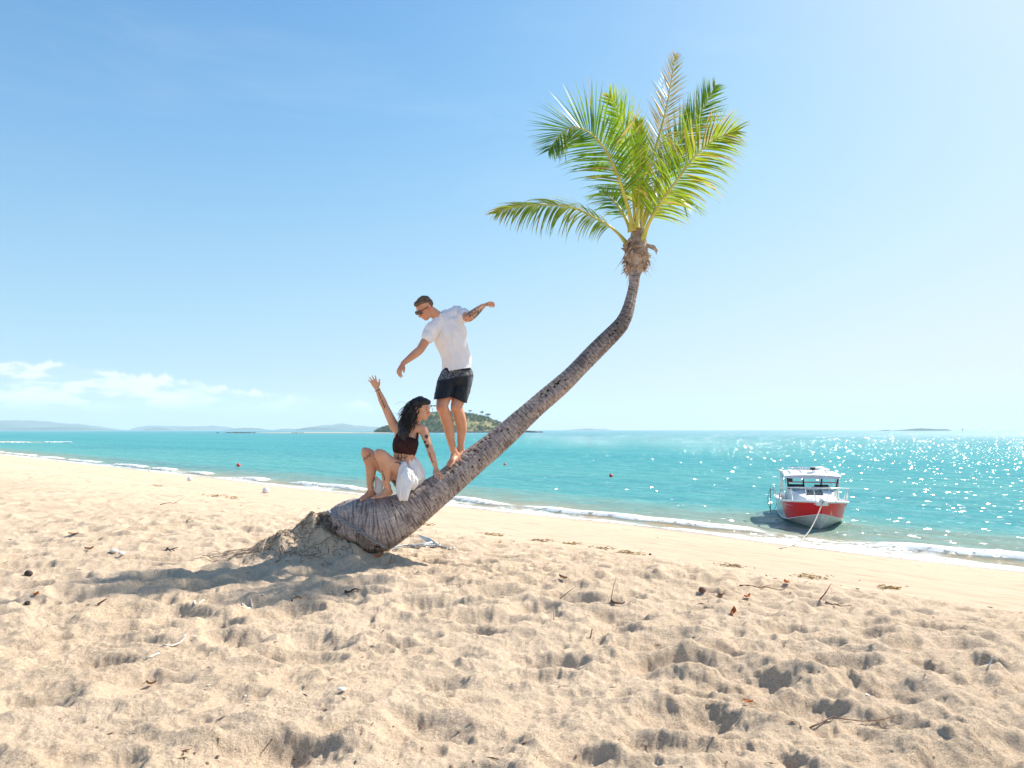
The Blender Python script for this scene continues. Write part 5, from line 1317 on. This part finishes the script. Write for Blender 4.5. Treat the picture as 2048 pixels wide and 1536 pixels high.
# ------------------------------------------------------------------ things lying on the sand
def mtl(c, n, r=.8): return varied(c, .3, 30, .3, 90, r, name=n)
M_orange = mtl((.55, .17, .035), 'orange_leaf'); M_brown = mtl((.22, .11, .05), 'brown_leaf'); M_twig = mtl((.17, .09, .055), 'twig_bark'); M_redtwig = mtl((.27, .07, .05), 'red_twig')
M_straw = mtl((.46, .34, .20), 'dry_straw'); M_shell = mtl((.75, .72, .66), 'shell_white', .5); M_husk = mtl((.045, .032, .028), 'dark_husk'); M_weed = mtl((.30, .19, .035), 'dried_seaweed'); M_bleach = mtl((.72, .68, .60), 'bleached_wood')
def lie(px, py): return ground_at(px, py, 0)
def leaf(px, py, L, m, label, seed=0, name='fallen_leaf', group='fallen leaves on the sand', cat='leaf'):
    r = random.Random(seed * 7 + px); g = lie(px, py); rz = r.uniform(0, 6.28); nU, nV = 9, 5; V = []; fs = []
    cu1, cu2, tw = r.uniform(.25, .6), r.uniform(.3, .8), r.uniform(-.5, .5)
    for i in range(nU):
        u = i / (nU - 1); w_ = L * .24 * math.sin(math.pi * min(1, u * .96 + .02)) ** .8 * (1.15 - .4 * u)
        for j in range(nV):
            v = j / (nV - 1) * 2 - 1; V.append(((u - .5) * L, v * w_, L * (cu1 * (u - .5) ** 2 * 1.6 + cu2 * abs(v) ** 1.5 * .18 + tw * v * (u - .5) * .3) + .012))
    for i in range(nU - 1):
        for j in range(nV - 1): a = i * nV + j; fs.append((a, a + 1, a + nV + 1, a + nV))
    mb = MB(); mb.add(V, fs); b0 = len(mb.v); mb.add([(x, y, z - .0025) for x, y, z in V], [f[::-1] for f in fs]); mb.tube([(-L * .5, 0, L * cu1 * .4 + .012), (-L * .72, 0, .01)], [.002, .0015], 5)
    o = mb.build(name, m, None, tuple(g), label=label, cat=cat, group=group); o.rotation_euler = (r.uniform(-.3, .3), r.uniform(-.3, .3), rz); return o
def twig(px0, py0, px1, py1, r0, m, label, stand=0.0, forks=1, seed=0, group='sticks on the sand', name='twig', cat='stick', curve=.1):
    r = random.Random(px0 * 3 + py0 + seed); a = lie(px0, py0)
    if stand > 0: b = P(px1, py1, a.y + .02)
    else: b = lie(px1, py1)
    v = b - a; pp = []; n = 7; sd = Vector((-v.y, v.x, 0)) * curve * r.choice((-1, 1))
    for i in range(n):
        f = i / (n - 1); q = v * f + sd * math.sin(math.pi * f) + Vector((r.uniform(-1, 1), r.uniform(-1, 1), 0)) * .012 * v.length
        if stand <= 0: q.z = SH(a.x + q.x, a.y + q.y) - a.z + r0 * .8 + .01 * math.sin(3 * f)
        pp.append(q)
    mb = MB(); mb.tube(pp, [r0 * (1.1 - .7 * i / (n - 1)) for i in range(n)], 7)
    for k in range(forks):
        j = r.randint(2, n - 2); d_ = (v.normalized() + Vector((r.uniform(-.9, .9), r.uniform(-.9, .9), .25))).normalized() * v.length * r.uniform(.2, .35); mb.tube([pp[j], pp[j] + d_ * .5, pp[j] + d_], [r0 * .6, r0 * .45, r0 * .2], 6)
    return mb.build(name, m, None, tuple(a), label=label, cat=cat, group=group)
def clump(px, py, w_, m, label, name='seaweed', group='seaweed clumps along the drift line', cat='seaweed', n=46, h=.03):
    g = lie(px, py); r = random.Random(px + py); mb = MB()
    for k in range(n):
        x, y = r.gauss(0, w_ * .38), r.gauss(0, w_ * .2); a = r.uniform(0, 6.28); L = r.uniform(.03, .09); z = SH(g.x + x, g.y + y) - g.z + r.uniform(0, h)
        pp = [Vector((x, y, z))]
        for q in range(4): a += r.uniform(-.8, .8); pp.append(pp[-1] + Vector((math.cos(a) * L / 4, math.sin(a) * L / 4, r.uniform(-.006, .008))))
        mb.tube(pp, [(r.uniform(.004, .010), .0018)] * 5, 5, up=[(math.cos(a + 1.5), math.sin(a + 1.5), .3)] * 5)
    return mb.build(name, m, None, tuple(g), label=label, cat=cat, group=group)
def lump(px, py, r_, m, label, name, cat, group=None, seed=0, flat=.75):
    g = lie(px, py); mb = MB(); mb.ell((0, 0, r_ * .45), (r_, r_ * .8, r_ * flat), n=16, m_=12)
    me = mb.mesh(name); co = verts(me); co = co * np.array([[1 + .22 * mnoise.fractal(Vector(c) / r_ * .9 + Vector((seed, 0, 0)), .8, 2, 4)] for c in co.tolist()])
    me.vertices.foreach_set('co', co.astype(np.float32).ravel()); me.update()
    return tag(link(name, me, m, None, tuple(g)), label, cat, group)
leaf(1497, 1410, .045, M_orange, 'bright orange leaf upright in the foreground sand on the right', 1)
leaf(758, 1117, .10, M_orange, 'orange-brown leaf on the shaded sand just below the palm foot', 2)
leaf(71, 1193, .07, M_orange, 'orange leaf at the far left, below the dark husk', 3)
leaf(179, 1101, .09, M_brown, 'folded tan leaf on the left, beside the pale shell pieces', 4)
leaf(146, 1070, .11, M_brown, 'long brown leaf furthest up the beach on the left', 5)
leaf(1469, 1228, .09, M_orange, 'small orange leaf beneath the upright red stick', 6)
leaf(1494, 1198, .08, M_orange, 'rusty leaf fragment beside the forked twigs', 7)
leaf(1573, 1168, .10, M_orange, 'orange leaf on the drift line right of the seaweed clumps', 8)
leaf(1442, 1194, .09, M_brown, 'brown leaf tip standing up near the low sand heap', 9)
leaf(300, 1373, .05, M_brown, 'reddish leaf scrap lying in the left foreground', 10)
leaf(1127, 1160, .09, M_brown, 'small brown curl of leaf right of the anchor', 11)
leaf(1000, 1087, .06, M_orange, 'tiny orange leaf between the anchor and the drift line', 12)
twig(1640, 1200, 1661, 1168, .006, M_redtwig, 'red stick poking up out of the sand at the right', 1, 0)
twig(1652, 1206, 1700, 1213, .006, M_twig, 'short dark forked stick lying right of the upright red stick', 0, 2)
twig(1480, 1172, 1570, 1178, .006, M_twig, 'long forked reddish twig on the drift line', 0, 3)
twig(1222, 1205, 1232, 1154, .004, M_straw, 'thin dry stalk standing in the sand, centre right', 1, 0)
twig(1120, 1198, 1146, 1177, .005, M_straw, 'thin leaning straw left of the standing stalk', 1, 0)
twig(1108, 1240, 1107, 1212, .003, M_straw, 'fine hair-like stalk poking up left of centre right', 1, 0)
twig(1222, 1204, 1250, 1206, .009, M_twig, 'stubby brown stick lying at the foot of the standing stalk', 0, 0)
twig(1180, 1277, 1184, 1255, .004, M_twig, 'tiny dark twig standing in the mid sand', 1, 1)
twig(390, 1212, 408, 1201, .008, M_bleach, 'short bleached stick, left one of the white pair', 0, 0, group='bleached sticks')
twig(485, 1212, 503, 1200, .008, M_bleach, 'short bleached stick, right one of the white pair', 0, 0, group='bleached sticks')
twig(293, 1320, 312, 1306, .005, M_bleach, 'lower of two curved white twigs in the left foreground', 0, 0, group='bleached sticks', curve=.3)
twig(325, 1293, 360, 1271, .005, M_bleach, 'upper of two curved white twigs in the left foreground', 0, 1, group='bleached sticks', curve=.3)
twig(1975, 1338, 1984, 1312, .005, M_bleach, 'pale branched twig near the right edge of the picture', 1, 2, group='bleached sticks')
twig(195, 1211, 214, 1197, .008, M_twig, 'dark stick on the left below the long shadow', 1, 0)
twig(585, 1204, 612, 1192, .006, M_twig, 'brown stick at the lower edge of the crown shadow', 0, 2)
twig(690, 1187, 722, 1184, .010, M_husk, 'black crooked stick in the crown shadow', 0, 1)
twig(335, 1098, 350, 1104, .010, M_husk, 'black bent stick by the shadow of the raised hand', 0, 1)
twig(320, 1010, 355, 1006, .007, M_twig, 'brown twig high on the left beach near the drift line', 0, 1)
twig(1620, 1455, 1800, 1442, .0035, M_twig, 'long half-buried root line in the right foreground', 0, 0)
twig(780, 1130, 783, 1112, .006, M_brown, 'tuft-like brown stub in the shade under the trunk', 1, 3)
lump(57, 1152, .034, M_husk, 'dark round husk on the sand at the far left', 'husk', 'husk')
lump(55, 1209, .02, M_husk, 'small dark nut below the round husk on the far left', 'nut', 'nut', seed=3)
lump(1404, 1184, .034, M_twig, 'brown lump of husk on top of the small sand heap, right of centre', 'husk', 'husk', seed=2)
lump(1300, 1110, .02, M_husk, 'small dark nut near the seaweed line', 'nut', 'nut', seed=5)
lump(228, 1106, .04, M_shell, 'broken pale shell piece on the left, larger of two', 'shell', 'shell', 'shell fragments', 4, .5)
lump(243, 1110, .032, M_shell, 'broken pale shell piece on the left, smaller of two', 'shell', 'shell', 'shell fragments', 6, .5)
lump(684, 1383, .022, M_shell, 'small white ring-like shell in the centre foreground', 'shell', 'shell', 'shell fragments', 7, .4)
lump(900, 1099, .022, M_shell, 'small white coral bit just right of the anchor', 'coral', 'coral', 'coral bits by the anchor', 8, .6)
lump(907, 1097, .020, M_shell, 'second white coral bit, further right of the anchor', 'coral', 'coral', 'coral bits by the anchor', 9, .6)
for i, (px, py, w_, lab) in enumerate(((1464, 1133, .30, 'thickest golden seaweed clump on the drift line below the boat'), (1625, 1156, .32, 'rust-brown seaweed strip right of the thickest clump'),
        (1780, 1177, .22, 'small yellowish seaweed clump furthest right on the drift line'), (1205, 1098, .34, 'golden-brown seaweed strip between palm and boat'),
        (1265, 1108, .28, 'reddish seaweed clump next to the golden-brown strip'), (1140, 1089, .26, 'brown seaweed clump nearest the palm on the drift line'),
        (1083, 1083, .24, 'small brown weed scrap just beyond the anchor'), (985, 1071, .30, 'dark green-brown weed right behind the anchor'), (846, 1050, .22, 'weed tuft just behind the palm trunk foot'),
        (433, 993, .45, 'brown weed heap on the left drift line'), (460, 997, .40, 'darker weed heap just right of the brown one on the left drift line'), (314, 973, .35, 'small weed heap furthest left on the drift line'))):
    clump(px, py, w_, M_weed if i % 3 else varied((.20, .13, .03), .5, 40, name='seaweed_brown'), lab, h=.03 if i < 9 else .05)
# countless crumbs: bark bits, leaf crumbs, shell grit
rng = np.random.default_rng(12); mb = MB(); rnd = random.Random(77); mats_ = [M_husk, M_twig, M_straw, M_shell, M_brown]
N = 1500; R0 = np.exp(rng.uniform(math.log(2.3), math.log(26), N)); A0 = rng.uniform(-.68, .68, N); X0 = R0 * np.sin(A0); Y0 = R0 * np.cos(A0)
S0 = (X0 + Y0) / math.sqrt(2); T0 = (Y0 - X0) / math.sqrt(2)
near_line = rng.uniform(size=N) < .30; S0 = np.where(near_line, 8.0 + rng.normal(0, .35, N), S0); X0 = (S0 - T0) / math.sqrt(2); Y0 = (S0 + T0) / math.sqrt(2)
ok = (S0 < 8.6) | (rng.uniform(size=N) < .12); ok &= (S0 < 17); Z0 = sand_h(X0, Y0)
for x, y, z in zip(X0[ok], Y0[ok], Z0[ok]):
    mb.cm = rnd.choices((0, 1, 2, 3, 4), (4, 4, 2, 1, 3))[0]; L = rnd.uniform(.003, .014) * (1 + .06 * y); a = rnd.uniform(0, 6.28)
    if rnd.random() < .3: L *= 2.2; ww = .004
    else: ww = L * rnd.uniform(.3, .7)
    dxx, dyy = math.cos(a), math.sin(a); hz_ = rnd.uniform(.1, .6) * L; tz = rnd.uniform(-.3, .3) * L
    mb.add([(x - dxx * L, y - dyy * L, z + .001), (x + dyy * ww, y - dxx * ww, z + .003), (x + dxx * L, y + dyy * L, z + .003 + abs(tz)), (x - dyy * ww, y + dxx * ww, z + .003), (x, y, z + hz_ * .6)],
           [(0, 1, 4), (1, 2, 4), (2, 3, 4), (3, 0, 4), (3, 2, 1, 0)])
mb.build('beach_litter', mats_, smooth=False, kind='stuff')
